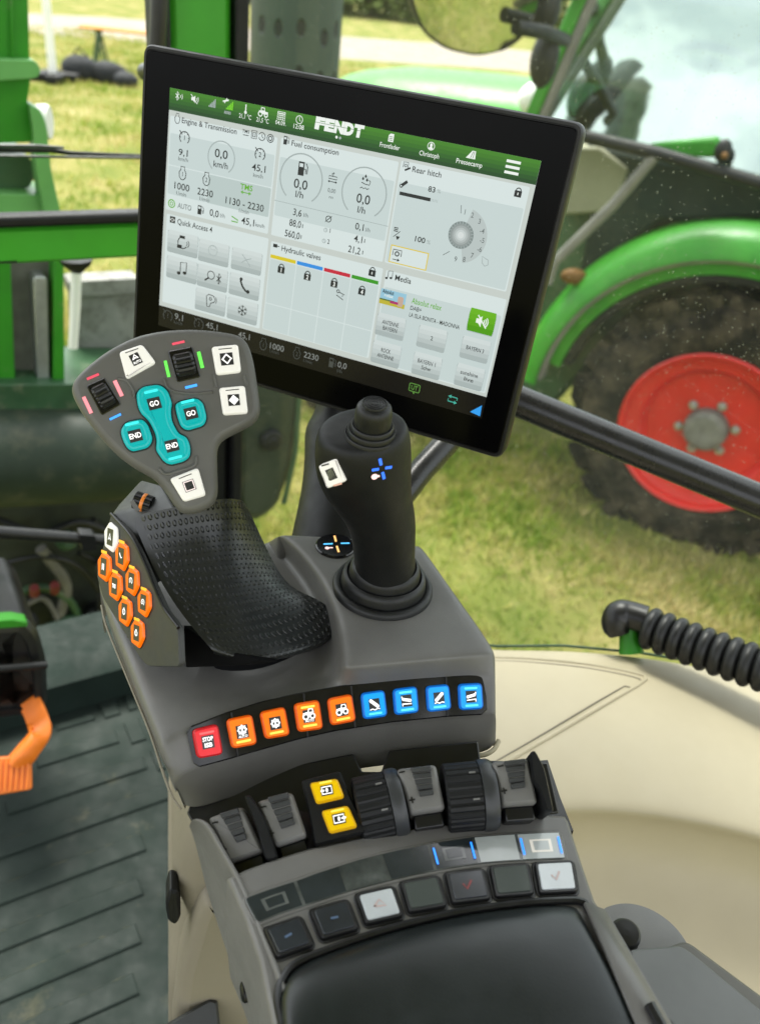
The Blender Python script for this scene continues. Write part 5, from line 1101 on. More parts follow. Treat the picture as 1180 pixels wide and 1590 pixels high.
mb.grid(rings, M_BLACKM, closed=True); mb.poly(rings[0][::-1], M_BLACKM); mb.poly(rings[-1], M_BLACKM); grip = mb.build('grip', joy, subsurf=1)
# thumb cap on the sloping top
toC = nrm(EYE-at(576, 672, .5)); nf = nrm(toC*.16+UP*.90)
tf = Frame(at(577, 672, .5025), nf, pxdir=((560, 673), (600, 672))); mb = MB(); kc = .50/FPX*1.10
mb.lathe(tf, [(r_*kc, h_*kc) for r_, h_ in ((39, -14), (39, -.5), (37.5, 1.5), (36, 1.2), (35.4, .8), (35, 7), (33.6, 9), (31.8, 8.6), (31, 8.4), (30.6, 14), (29, 16), (27.4, 15.5), (26.6, 15.2), (26.4, 26), (26, 36), (24.4, 43), (21, 47.5), (15, 50), (7, 51), (.5, 51.2))], M_RUBBER, 48); cap = mb.build('thumb_cap', joy, angle=55)
mb = MB()
for r in (5, 9, 13, 17): mb.lathe(tf, [((r+.9)*kc, (49.6-r*r/260)*kc), ((r+.4)*kc, (51.9-r*r/260)*kc), ((r-.4)*kc, (51.9-r*r/260)*kc), ((r-.9)*kc, (49.8-r*r/260)*kc)], M_RUBBER, 36, cap=False)
mb.build('cap_ring', cap)
# face of the grip carrying the light cross and white key
def ray_hit(ob, px, py):
    dg = bpy.context.evaluated_depsgraph_get(); dg.update(); e_ = ob.evaluated_get(dg); mw = ob.matrix_world
    org = ORG[ob.parent.name] if ob.parent else ORG[ob.name]
    d = ray(px, py); ok_, p, n, _ = e_.ray_cast(Vector(EYE-org), Vector(d/np.linalg.norm(d)))
    return (np.array(p)+org, np.array(n)) if ok_ else (None, None)
bpy.context.view_layer.update()
def on_grip(x, y):
    p, n = ray_hit(grip, x, y); n = n if n@(EYE-p) > 0 else -n; return Frame(p, n, pxdir=((x-15, y+3), (x+15, y-3)))
cross(grip, on_grip, [(*CJ((522, 366), (530, 400)), .0019, C_DBLU), (*CJ((536, 434), (545, 470)), .0019, C_DBLU), (*CJ((482, 425), (519, 419)), .0019, C_DBLU), (*CJ((549, 414), (584, 409)), .0019, C_DBLU)], (*CJ((496, 458), (522, 453)), .0020), .0004)
p, n = ray_hit(grip, 521, 733)
if p is not None:
    n = nrm((n if n@(EYE-p) > 0 else -n)+.9*nrm(EYE-p)); wf2 = Frame(p, n, pxdir=((510, 735), (535, 728)))
    kb = crop(430, 600, KJ)
    def i_cam(i): i.st(rect(0, 0, .62, .95), .1, True); i.st([(-.2, -.3), (.0, .1), (.2, -.3)], .12); i.st(ngon(.05, .25, .12, 10), .08, True)
    o = key(joy, wf2, kb((217, 402), (312, 360), (357, 478), (262, 516)), .0014, .0030, M_WHITEB, (.78, 1.0), None, name='push_button')
    mi = MB(); cq = wf2.loc(*kb((284, 442))[0]); s_ = .008
    IF = wf2.sub(*cq, .0034, rot=0)
    M_LEAFIC = surf('dim_symbol', (.16, .17, .12), .5, .1)
    for k in range(4): mi.stroke(IF, [(-.0022+.0014*k, -.003+.0007*k), (-.001+.001*k, .002), (.0018, .0034-.001*k)], .0006, .0001+.0001*k, M_LEAFIC)
    mi.flat(IF, rect(-.0012, .0066, .005, .0009), .0001, M_KEYW); mi.flat(IF, rect(.0022, -.0068, .0056, .0010), .0001, lit('salmon_print', (.95, .55, .42), .35)); mi.build('icon', o, smooth=False)

# ------------------------------------------------------------------ left drive lever
lev = thing('drive_lever', 'multi function drive lever with broad grey head, teal keys and dimpled black palm rest', 'lever', onz(330, 1020, 2.365))
hd = at(262, 655, .528); HN = nrm(nrm(EYE-hd)+.22*UP-.05*right)
HF_ = Frame(hd, HN, pxdir=((215, 664), (310, 646)))
C7 = crop(90, 490, 330/1180)
OUT = C7((60, 380), (92, 335), (135, 290), (230, 212), (330, 148), (450, 96), (600, 68), (750, 62), (880, 72), (1005, 94), (1050, 118), (1072, 180), (1092, 250), (1132, 520), (1120, 566), (1088, 600), (905, 688), (884, 722), (888, 900), (892, 1000), (870, 1052), (800, 1090), (700, 1108), (660, 1082), (640, 1040), (585, 960), (540, 905), (425, 846), (340, 785), (220, 660), (120, 525), (70, 430))
ho = [np.array(p) for p in HF_.locs(OUT)]
ho = soft(roundpoly(ho, .010, 5), 180, 6)
mb = MB(); mb.levels(HF_, ho, [(.009, -.026), (.004, -.021), (.0008, -.013), (0, -.007), (.0007, -.0036), (.0018, -.0016), (.0032, -.0005), (.0048, 0)], M_GREY2); head = mb.build('head', lev, angle=60)
# raised ridge lines moulded into the head
for L in (((335, 350), (385, 365), (420, 420), (425, 455)), ((590, 350), (610, 400), (660, 425), (760, 435), (860, 425)), ((565, 850), (600, 880), (680, 860), (760, 830), (770, 780)), ((865, 330), (880, 400)), ((1030, 330), (1052, 390))):
    MB().tube([HF_.P(*HF_.loc(*p), .0002) for p in catmull([np.array(q) for q in C7(*L)], 5)], .0010, M_GREY2, 8).build('moulded_ridge', head)
def i_nav(i): i.st([(-.2, .0), (.03, .34), (.22, .0), (.01, .1)], .09, True); i.tx('AUTO', 0, -.24, .18, .6, .02)
def i_dia(i, full=False):
    if full: i.fi([(0, .38), (.37, 0), (0, -.38), (-.37, 0)])
    else: i.st([(0, .34), (.32, 0), (0, -.34), (-.32, 0)], .13, True)
def i_sq(i): i.st(rect(0, 0, .66, .66), .1, True, lit('pale_pink_print', (1, .85, .82), .8))
for qd, ic, w in ((C7((343, 208), (470, 164), (548, 266), (383, 358)), i_nav, (.72, .86)), (C7((853, 178), (1000, 164), (1018, 318), (880, 334)), i_dia, (.92, .92)), (C7((895, 405), (1038, 392), (1056, 546), (918, 556)), lambda i: i_dia(i, True), (.86, .86)), (C7((622, 908), (780, 846), (824, 1000), (700, 1036)), i_sq, (.82, .82))):
    o = key(lev, HF_, qd, .0022, .0030, M_WHITEB, w, ic); mb = MB(); q4 = [HF_.loc(*p) for p in qd]; c = sum(q4)/4; top_ = (q4[0]+q4[1])/2; p = c+(top_-c)*.74; e_ = nrm(q4[1]-q4[0])*.0042; mb.stroke(HF_, [p-e_, p+e_], .0006, .0032, M_KEYW); mb.build('print_line', o)
M_SEAT = surf('dark_key_seat', (.010, .016, .016), .4, .1)
def teal(pts, labels):
    q = roundpoly(HF_.locs(C7(*pts)), .0045, 5); mb = MB(); mb.levels(HF_, inset(q, -.0009), [(0, -.004), (0, .0004), (.0004, .0007)], M_SEAT); mb.levels(HF_, q, [(0, -.003), (0, .0016), (.0006, .0027), (.0014, .0032), (.0030, .0033), (.0034, .0030)], K_TEAL)
    o = mb.build('push_button', lev, angle=50); mi = MB()
    for t, (x, y), gy in labels:
        c = HF_.loc(*C7((x, y))[0]); LF = HF_.sub(*c, .0034, rot=radians(3)); k = .0075/2*1.5
        mi.flat(LF, rect(0, 0, .0078, .0074), .0001, M_KEYW); mi.text(LF, t, 0, 0, .0031, M_ICON, .0003, 'c', width=.0056 if len(t) == 2 else .0072, bold=.015)
        mi.flat(LF, roundpoly(rect(0, gy*.0078, .0085, .0016), .0007, 3), .0001, G_TEAL)
    mi.build('icon', o, smooth=False)
teal(((438, 432), (475, 398), (565, 385), (612, 420), (636, 492), (628, 530), (634, 590), (672, 660), (716, 676), (738, 730), (735, 785), (700, 812), (625, 830), (590, 812), (545, 748), (552, 705), (545, 660), (508, 585), (462, 545), (445, 500)), (('GO', (539, 494), 1), ('END', (636, 727), -1)))
teal(((652, 495), (690, 476), (775, 462), (808, 490), (828, 570), (812, 612), (720, 640), (685, 620), (662, 555)), (('GO', (741, 548), 1),))
teal(((350, 640), (380, 595), (470, 577), (502, 608), (530, 690), (505, 735), (415, 757), (385, 735), (362, 690)), (('END', (434, 672), 1),))
# thumb wheels
def thumb(cx_, cy_, qd):
    q = roundpoly(HF_.locs(C7(*qd)), .0015, 4); mb = MB(); mb.levels(HF_, q, [(0, -.004), (0, .0008), (.0005, .0012)], M_GLOSS); w = mb.build('thumb_wheel', lev, angle=50)
    p4 = [HF_.loc(*p) for p in C7(*qd)]; c = sum(p4)/4; ux = nrm(p4[1]-p4[0]+p4[2]-p4[3]); wid = np.linalg.norm(p4[1]-p4[0])*.80; hgt = np.linalg.norm(p4[3]-p4[0])
    ax = HF_.u*ux[0]+HF_.v*ux[1]; uy = np.array([-ux[1], ux[0]]); R = hgt*.47; WF = Frame(HF_.P(*c, -.0045)-ax*wid/2, ax, HF_.n)
    prof_ = []; mb = MB(); rings = []
    for h in np.linspace(0, wid, 9):
        rr = R*(1 if .1*wid < h < .9*wid else .9); rings.append([WF.P((rr+(-.0006 if k % 4 == 0 else 0))*cos(2*pi*k/80), (rr+(-.0006 if k % 4 == 0 else 0))*sin(2*pi*k/80), h) for k in range(80)])
    mb.grid(rings, M_BLACK, closed=True); mb.build('roller', w, angle=25)
thumb(0, 0, ((160, 392), (262, 346), (354, 492), (246, 556)))
thumb(0, 0, ((612, 200), (748, 174), (794, 342), (662, 372)))
L_PINK, L_GRN, L_BLUE, L_RED = lit('pink_led_bar', (1, .30, .34), .95), lit('green_led_bar', (.15, .92, .10), 1.0), lit('blue_led_bar', (.05, .32, 1), 1.4), lit('red_led_bar', (.95, .10, .16), .7)
def bar(a, b, w, m):
    mb = MB(); p, q = [HF_.loc(*z) for z in C7(a, b)]; mb.stroke(HF_, [p, q], w, .0006, m); mb.build('indicator_light', lev, smooth=False)
bar((145, 452), (188, 543), .0022, L_PINK); bar((317, 362), (358, 448), .0024, L_PINK); bar((164, 354), (230, 326), .0015, L_RED); bar((290, 578), (352, 548), .0014, L_BLUE)
bar((597, 252), (618, 342), .0019, L_GRN); bar((782, 202), (804, 292), .0022, L_GRN); bar((636, 160), (704, 145), .0015, L_RED); bar((708, 402), (774, 386), .0016, L_BLUE)

# palm rest with dimples
C8 = crop(140, 780, 400/1180)
def dimple():
    m, nt, b = nodes('dimpled_rubber'); uvn = nt.nodes.new('ShaderNodeTexCoord').outputs['UV']
    mp = nt.nodes.new('ShaderNodeVectorMath'); mp.operation = 'MULTIPLY'; mp.inputs[1].default_value = (24, 22, 1); nt.links.new(uvn, mp.inputs[0])
    sx = nt.nodes.new('ShaderNodeSeparateXYZ'); nt.links.new(mp.outputs[0], sx.inputs[0])
    def M(op, a, c=None):
        n = nt.nodes.new('ShaderNodeMath'); n.operation = op
        for i, x in enumerate((a, c)):
            if x is None: continue
            if hasattr(x, 'links'): nt.links.new(x, n.inputs[i])
            else: n.inputs[i].default_value = x
        return n.outputs[0]
    off = M('MULTIPLY', M('FLOORED_MODULO', M('FLOOR', sx.outputs[1]), 2.0), .5)
    fx = M('SUBTRACT', M('FRACT', M('ADD', sx.outputs[0], off)), .5); fy = M('SUBTRACT', M('FRACT', sx.outputs[1]), .5)
    d = M('SQRT', M('ADD', M('MULTIPLY', fx, fx), M('MULTIPLY', fy, fy)))
    hgt = mapr(nt, d, 0, 1, .19, .34)
    s2 = nt.nodes.new('ShaderNodeSeparateXYZ'); nt.links.new(uvn, s2.inputs[0])
    fade = M('MULTIPLY', mapr(nt, s2.outputs[0], 0, 1, .04, .12), mapr(nt, s2.outputs[1], 1, 0, .90, .93))
    hgt = M('SUBTRACT', 1.0, M('MULTIPLY', M('SUBTRACT', 1.0, hgt), fade))
    co = tc(nt); c = mixc(nt, noise(nt, co, 60, 5, .6), (.010, .0115, .0115), (.017, .019, .019)); nt.links.new(c, b.inputs['Base Color'])
    nt.links.new(mapr(nt, noise(nt, co, 40, 5), .27, .40, .3, .7), b.inputs['Roughness']); b.inputs['Specular IOR Level'].default_value = .5
    bb = bumpn(nt, noise(nt, co, 1600, 3), .25, .0001, b); bumpn(nt, hgt, 1.0, .0013, b, bb); return m
M_DIMP = dimple()
ROWS = [  # (pixels of the crop, depth) from the panel side over the ridge to the silhouette
 [((190, 60), .522), ((300, 40), .512), ((400, 20), .506), ((480, 5), .504), ((560, -10), .508), ((640, -20), .516), ((690, -10), .535), ((700, 0), .56)],
 [((190, 150), .521), ((280, 110), .509), ((370, 85), .502), ((460, 70), .499), ((560, 58), .503), ((650, 55), .513), ((715, 72), .532), ((728, 84), .56)],
 [((232, 250), .512), ((320, 210), .500), ((420, 180), .494), ((520, 160), .493), ((620, 148), .499), ((700, 146), .511), ((765, 160), .532), ((778, 172), .56)],
 [((270, 335), .502), ((360, 305), .491), ((460, 275), .486), ((560, 252), .487), ((660, 240), .495), ((745, 240), .510), ((812, 256), .533), ((824, 268), .562)],
 [((300, 410), .492), ((390, 395), .484), ((490, 370), .480), ((590, 345), .483), ((690, 330), .493), ((775, 328), .510), ((846, 345), .536), ((858, 354), .564)],
 [((340, 485), .482), ((430, 485), .477), ((530, 462), .475), ((630, 438), .481), ((730, 418), .493), ((810, 408), .511), ((874, 412), .539), ((900, 402), .560)],
 [((392, 555), .478), ((475, 560), .474), ((570, 545), .475), ((670, 525), .483), ((765, 500), .497), ((840, 476), .516), ((900, 452), .541), ((955, 420), .560)],
 [((452, 612), .479), ((530, 622), .477), ((620, 612), .480), ((715, 592), .488), ((808, 562), .502), ((885, 528), .522), ((950, 488), .544), ((1020, 440), .560)],
 [((512, 652), .483), ((590, 668), .482), ((675, 664), .486), ((768, 646), .494), ((860, 612), .508), ((945, 572), .527), ((1015, 524), .546), ((1072, 470), .559)],
 [((560, 676), .487), ((650, 704), .486), ((740, 714), .489), ((840, 704), .496), ((940, 678), .508), ((1030, 640), .524), ((1090, 588), .542), ((1104, 522), .556)],
 [((566, 684), .488), ((652, 713), .487), ((742, 724), .490), ((845, 715), .497), ((948, 690), .509), ((1042, 652), .525), ((1104, 596), .543), ((1116, 524), .557)],
 [((566, 694), .492), ((652, 723), .492), ((742, 735), .495), ((848, 727), .502), ((952, 702), .514), ((1048, 664), .530), ((1110, 606), .548), ((1119, 530), .562)],
 [((560, 690), .500), ((652, 720), .502), ((742, 730), .506), ((845, 722), .514), ((945, 698), .526), ((1035, 660), .541), ((1092, 606), .556), ((1100, 540), .568)]]
for i_, R_ in enumerate(ROWS):          # the smoothing draws the outer columns in: let them out again
    if i_ >= 6:
        for j_ in (5, 6, 7): (x_, y_), d_ = R_[j_]; R_[j_] = ((x_+(8, 18, 18)[j_-5], y_+(7, 8, -6)[j_-5]), d_)
    else:
        for j_ in (6, 7): (x_, y_), d_ = R_[j_]; R_[j_] = ((x_+(6, 14)[j_-6], y_), d_)
PG = np.array([[at(*C8(p)[0], d+.042) for p, d in R] for R in ROWS])
for it_ in range(26):                     # even out the hand-set depths of the shell
    Q = PG.copy(); Q[1:9, 1:-1] = PG[1:9, 1:-1]*.4+.15*(PG[0:8, 1:-1]+PG[2:10, 1:-1]+PG[1:9, :-2]+PG[1:9, 2:]); Q[1:10, -1] = .5*PG[1:10, -1]+.25*(PG[0:9, -1]+PG[2:11, -1]) if it_ < 2 else PG[1:10, -1]; Q[1:9, 0] = .5*PG[1:9, 0]+.25*(PG[0:8, 0]+PG[2:10, 0]); PG = Q
mb = MB(); mb.grid([list(r) for r in PG], M_DIMP, uv=True); mb.build('palm_rest', lev, subsurf=3)
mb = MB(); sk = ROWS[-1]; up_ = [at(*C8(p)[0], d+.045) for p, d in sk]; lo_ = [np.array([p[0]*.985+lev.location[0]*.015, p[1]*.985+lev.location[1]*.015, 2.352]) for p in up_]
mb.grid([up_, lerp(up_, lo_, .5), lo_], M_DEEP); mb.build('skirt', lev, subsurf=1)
# side panel with the orange keys
PA, PB, PC = at(*C8((95, 55))[0], .579), at(*C8((345, 500))[0], .5215), at(*C8((260, 745))[0], .540)
pn = nrm(np.cross(PB-PA, PC-PA)); pn = pn if pn@(EYE-PA) > 0 else -pn
SP = Frame(PA, pn, pxdir=((170, 900), (250, 880)))
po = roundpoly(SP.locs(C8((97, 50), (182, 150), (236, 252), (292, 385), (322, 450), (345, 500), (405, 575), (412, 755), (262, 752), (228, 712), (60, 440), (30, 330))), .004, 3)
mb = MB(); mb.levels(SP, po, [(0, -.004), (0, -.0006), (.0006, 0)], M_DARK); pan = mb.build('side_panel', lev, bevel=.0004)
rail = catmull([np.array(p) for p in C8((97, 52), (185, 152), (238, 252), (294, 385), (322, 450), (348, 500), (405, 575))], 4)
mb = MB(); mb.tube([SP.P(*SP.loc(*p), .0) for p in rail], .0012, M_BLACK, 8); mb.build('panel_seam', lev)
# dark wall under the flange, from the panel to the lip
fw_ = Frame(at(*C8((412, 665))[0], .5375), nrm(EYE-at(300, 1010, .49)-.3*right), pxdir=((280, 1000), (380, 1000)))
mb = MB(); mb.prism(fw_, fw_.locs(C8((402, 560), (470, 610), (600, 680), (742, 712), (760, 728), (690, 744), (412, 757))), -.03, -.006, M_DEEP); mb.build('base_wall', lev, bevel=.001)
# top of the block with the scroll wheel
tp = [at(*C8((97, 50))[0], .5790), at(*C8((190, 155))[0], .5625), at(*C8((270, 110))[0], .5545), at(*C8((400, 30))[0], .5500), at(*C8((330, -85))[0], .5770), at(*C8((235, -110))[0], .6020), at(*C8((130, 5))[0], .6020)]
mb = MB(); cenp = sum(tp)/len(tp)+nrm(EYE-tp[0])*.004
mb.add(tp+[cenp]+[p-UP*.05 for p in tp], [(i, (i+1) % 7, 7) for i in range(7)]+[(i, i+8, (i+1) % 7+8, (i+1) % 7) for i in range(7)], M_DARK); mb.build('block_top', lev, bevel=.003, bseg=3, angle=60)
sw = at(224, 773, .570); swf = Frame(sw-nrm(right+.25*UP)*.0062, nrm(right*1.0-.55*UP*0+.35*RM@np.array([0, 1, 0])), UP); mb = MB(); rings = []
for h in np.linspace(0, .0118, 9):
    rings.append([swf.P((.0062+(-.0005 if k % 4 == 0 else 0))*cos(2*pi*k/64), (.0062+(-.0005 if k % 4 == 0 else 0))*sin(2*pi*k/64), h) for k in range(64)])
mb.grid(rings, M_BLACK, closed=True); mb.poly(rings[0][::-1], M_BLACK); mb.poly(rings[-1], M_BLACK); wh = mb.build('scroll_wheel', lev, angle=25)
mb = MB(); mb.lathe(swf, [(.0063, .0050), (.0065, .0053), (.0065, .0070), (.0063, .0073)], lit('orange_band', (.8, .25, .03), .1, base=(.75, .22, .03)), 48, cap=False); mb.build('band', wh)
mb = MB(); a_, b_2 = at(205, 778, .568), at(214, 792, .564); nf2 = nrm(EYE-a_); q = Frame(a_+nf2*.004, nf2, b_2-a_); mb.flat(q, rect(.004, 0, .008, .003), 0, M_GREY); mb.build('print_mark', lev)
OK_ = keymat('amber_key', (1, .16, .0), .72); GA = lit('amber_glow', (1, .50, .03), .9)
HEXA = [(-6, -71), (28, -42), (31, 23), (8, 71), (-27, 43), (-30, -31)]
M_WHITEK = M_WHITEB
def symb(k):
    def f(I):
        if k == 0: I.st([(0, .4), (.3, -.3), (0, -.1), (-.3, -.3)], .12, True)
        elif k == 1: I.st([(-.3, .3), (.1, -.2)], .16); I.st([(.1, -.2), (.35, -.1)], .12)
        elif k == 2: I.tx('N', 0, 0, .6, .5, .06)
        elif k == 3: I.tx('TMS', 0, 0, .42, .85, .04)
        elif k in (4, 5): I.st([(.34*cos(t), .34*sin(t)) for t in np.linspace(-.9, 4.0, 16)], .1); I.tx('1' if k == 4 else '2', 0, 0, .34, None, .04)
        else: I.st([(a*.3, b*.3) for a, b in ngon(0, -.05, 1, 12)], .1, True); I.st([(-.12, .38), (.12, .38)], .1); I.tx('1' if k == 6 else '2', 0, -.02, .3, None, .04)
    return f
for k, (c_, m) in enumerate((((105, 160), M_WHITEB), ((155, 246), OK_), ((75, 295), OK_), ((125, 383), OK_), ((202, 360), OK_), ((257, 458), OK_), ((170, 500), OK_), ((226, 598), OK_))):
    px = C8(*[(c_[0]+x, c_[1]+y) for x, y in HEXA]); q = roundpoly(SP.locs(px), .0016, 3); mb = MB()
    mb.levels(SP, inset(q, -.0005), [(0, -.002), (0, .0002), (.0003, .0004)], M_BLACK)
    mb.levels(SP, q, [(0, -.002), (0, .0010), (.0005, .0016), (.0014, .0019)], m); o = mb.build('push_button', lev, angle=50)
    lo = sum(SP.loc(*p) for p in px)/6; p1, p2 = SP.loc(*C8((c_[0]-20, c_[1]-24))[0]), SP.loc(*C8((c_[0]+20, c_[1]-8))[0]); p3 = SP.loc(*C8((c_[0]-20, c_[1]+30))[0])
    ax = nrm(p2-p1); wdt = np.linalg.norm(p2-p1)*.92; KF = Frame(SP.P(*lo, .0018), SP.n, SP.u*ax[0]+SP.v*ax[1]); s = wdt*.5; mi = MB()
    mi.flat(KF, rect(0, 0, wdt*.70, wdt*.9), .0003, M_KEYW)
    class I2:
        def st(_, pts, w=.1, closed=False, m=M_ICON): mi.stroke(KF, [(a*s, b*s) for a, b in pts], w*s, .0005, m, closed)
        def tx(_, t, a, b, cap, w=None, bold=.03, m=M_ICON): mi.text(KF, t, a*s, b*s, cap*s, m, .0006, 'c', width=w*s if w else None, bold=bold)
    symb(k)(I2())
    if k: mi.flat(KF, roundpoly(rect(0, wdt*.78, wdt*.7, wdt*.16), .0004, 3), .0003, GA)
    mi.build('icon', o, smooth=False)
# ------------------------------------------------------------------ rear armrest with levers, rollers, keys and pad
ZA = 2.330
arm = thing('armrest', 'grey armrest with finger levers, rollers, a row of square keys and dark pad', 'armrest', onz(600, 1500, 2.25))
AF = Frame(onz(640, 1380, ZA), UP, az(14))
C4 = crop(340, 1270, 580/1180); C3 = crop(280, 1160, 600/1180)
M_GREYA = surf('armrest_grey_plastic', (.142, .138, .128), .45, .10, 25, .5, 2200, .00012)
front = [(352, 1362), (380, 1348), (430, 1330), (480, 1315), (560, 1297), (640, 1283), (720, 1273), (800, 1266), (850, 1263), (878, 1265)]
right_ = [(884, 1275), (905, 1340), (925, 1398), (937, 1416), (990, 1500), (1060, 1640)]
left_ = [(440, 1660), (420, 1580), (402, 1490), (378, 1420)]
top_px = front+right_+left_
mb = MB(); o = AF.locs(top_px); mb.levels(AF, o, [(.002, -.10), (.0, -.06), (0, -.003), (.0008, -.0010), (.0025, 0)], M_GREYA); mb.build('top_plate', arm, angle=45)
# left cheek that reaches forward beside the levers
ck = [(298, 1272, 2.334), (315, 1274, 2.336), (336, 1318, 2.334), (364, 1362, 2.332), (395, 1440, 2.332), (432, 1530, 2.334), (452, 1600, 2.336), (480, 1680, 2.336)]
up3 = [onz(*p) for p in ck]; lo_px = [(292, 1290, 2.315), (300, 1330, 2.27), (310, 1390, 2.24), (322, 1440, 2.22), (336, 1485, 2.21), (356, 1545, 2.20), (378, 1600, 2.19), (400, 1680, 2.18)]
lo3 = [onz(*p) for p in lo_px]; inn = [p+LAT*.006-UP*.001 for p in up3]; inl = [p+LAT*.006-UP*.05 for p in up3]
mb = MB(); mb.grid([inl, inn, lerp(inn, up3, .6), lerp(up3, lo3, .04), lerp(up3, lo3, .5), lo3, [p+LAT*.05-UP*.02 for p in lo3]], M_GREYA); chk = mb.build('side_cheek', arm, subsurf=2)
bpy.context.view_layer.update(); p, n = ray_hit(chk, 357, 1533)
if p is None: p, n = lerp(up3, lo3, .55)[5], -LAT
n = n if n@(EYE-p) > 0 else -n
cb = Frame(p, n, UP); mb = MB(); mb.lathe(cb, [(.0055, -.006), (.0055, .003), (.004, .004), (.002, .0035)], M_BLACK, 20); mb.build('cover_screw', arm)
# well floor under the levers
wl = Frame(onz(600, 1290, 2.302), UP, az(14)); mb = MB(); mb.prism(wl, wl.locs([(350, 1290), (372, 1366), (500, 1345), (700, 1300), (890, 1290), (870, 1240), (850, 1180), (600, 1200), (420, 1240)]), -.02, 0, M_BLACK); mb.build('lever_well', arm)
# clear strip of seven fields
M_CLEAR, ntc, bc = nodes('clear_cover_strip'); cc = tc(ntc)
ntc.links.new(ramp(ntc, noise(ntc, cc, 30, 4, .6), [(.3, (.02, .026, .028)), (.5, (.06, .068, .066)), (.7, (.14, .15, .145))]), bc.inputs['Base Color']); bc.inputs['Roughness'].default_value = .12; bc.inputs['Coat Weight'].default_value = .6; bc.inputs['Coat Roughness'].default_value = .03
M_CLEARW = surf('frosted_field', (.42, .45, .44), .2, .12, 30, coat=.4); M_FIELDD = surf('smoked_field', (.022, .028, .032), .12, .3, 40, coat=.4)
st_t = C4((80, 258), (160, 228), (240, 203), (310, 178), (380, 155), (445, 135), (510, 118), (585, 101), (660, 86), (730, 74), (800, 64), (870, 58), (935, 54), (1010, 50), (1075, 48))
st_b = C4((120, 336), (195, 306), (270, 281), (340, 258), (408, 236), (475, 218), (540, 201), (612, 184), (683, 170), (752, 158), (822, 148), (890, 142), (955, 138), (1030, 134), (1095, 132))
so = AF.locs(st_t+st_b[::-1])
mb = MB(); mb.levels(AF, roundpoly(so, [.0025 if i in (0, 14, 15, 29) else .0001 for i in range(30)], 3), [(-.0016, -.002), (-.0016, .0002), (-.0010, .0006)], M_GREYA); rimo = mb.build('strip_rim', arm)
strip = MB().levels(AF, roundpoly(so, [.003 if i in (0, 14, 15, 29) else .0001 for i in range(30)], 3), [(0, -.002), (0, .0009), (.0003, .0011)], M_CLEAR).build('display_strip', arm, angle=50)
for k in range(7):
    i = 2*k; tq = [AF.loc(*p) for p in (st_t[i], st_t[i+1], st_t[i+2], st_b[i+2], st_b[i+1], st_b[i])]; c = sum(tq)/6
    mb = MB(); mt = [M_FIELDD, M_FIELDD, M_CLEARW, M_FIELDD, M_FIELDD, M_CLEARW, M_CLEARW][k] if k != 2 else M_CLEAR
    mb.flat(AF, [c+(p-c)*.93 for p in tq], .0013, mt)
    if k in (0, 4, 6): mb.flat(AF, [c+(p-c)*.48 for p in tq], .0015, M_CLEAR if k != 6 else lit('warm_white_field', (1, .96, .86), .35)); mb.flat(AF, [c+(p-c)*.34 for p in tq], .0017, M_FIELDD if k != 6 else M_CLEARW)
    ob = mb.build('field', strip, smooth=False)
    if k in (4, 6):
        mb = MB(); LB = lit('strip_blue_light', (.02, .22, 1), 2.0) if 'strip_blue_light' not in MATS else MATS['strip_blue_light']
        for e in (0, 2):
            a_, b_ = [(tq[0], tq[5]), None, (tq[2], tq[3])][e]; a2, b2 = c+(a_-c)*.84, c+(b_-c)*.84; a2, b2 = a2*.85+b2*.15, a2*.12+b2*.88; mb.stroke(AF, [a2, b2], .0011, .0019, LB)
        mb.build('light_line', ob, smooth=False)
# square keys
def sqkey(cx_, cy_, m, mark=None, rot=0.0):
    k = 580/1180; c = np.array(C4((cx_, cy_))[0]); a = radians(rot); ux, uy = np.array([cos(a), sin(a)]), np.array([-sin(a)*.95+.12, cos(a)])
    w, h = 62*k, 50*k; qd = [tuple(c-ux*w-uy*h), tuple(c+ux*w-uy*h), tuple(c+ux*w+uy*h), tuple(c-ux*w+uy*h)]
    q = roundpoly(AF.locs(qd), .0026, 4); mb = MB(); mb.levels(AF, inset(q, -.0013), [(0, -.002), (0, .0005), (.0005, .0009)], M_BLACK); mb.levels(AF, q, [(0, 0), (0, .0020), (.0006, .0028), (.0012, .0028)], M_BLACK); mb.levels(AF, roundpoly(inset(AF.locs(qd), .0017), .0016, 4), [(0, .002), (0, .0030), (.0004, .0034)], m)
    o = mb.build('square_key', arm, angle=50)
    if mark:
        mi = MB(); cc_ = AF.loc(*c); mi.stroke(AF, [cc_+np.array(p)*.004 for p in mark[1]], .0012, .0036, mark[0]); mi.build('icon', o, smooth=False)
M_KDARK = surf('dark_slate_key', (.020, .024, .030), .22, .3, 60, coat=.3); M_KGRN = surf('plain_dark_key', (.034, .044, .036), .45, .1); M_KWHT = surf('pale_key', (.50, .53, .54), .18, .1, coat=.3)
M_MARKR = surf('faded_red_print', (.22, .035, .035), .5, .1); M_MARKB = surf('faded_blue_print', (.08, .13, .22), .5, .1); M_MARKP = surf('pale_red_print', (.52, .40, .38), .5, .1)
vee = [(-.7, .2), (-.3, -.6), (.6, .6)]
for a in ((220, 383, M_KDARK, (M_MARKB, [(-.5, -.2), (.4, .2)]), -19), (364, 328, M_KDARK, (M_MARKB, [(-.5, 0), (.5, .1)]), -16), (506, 283, M_KWHT, (M_MARKP, [(-.8, -.3), (0, .6), (.8, -.3), (-.8, -.3)]), -13), (645, 248, M_KGRN, None, -10), (784, 222, M_KDARK, (M_MARKR, vee), -7), (922, 204, M_KGRN, None, -5), (1062, 194, M_KWHT, (M_MARKP, vee), -3)): sqkey(*a)
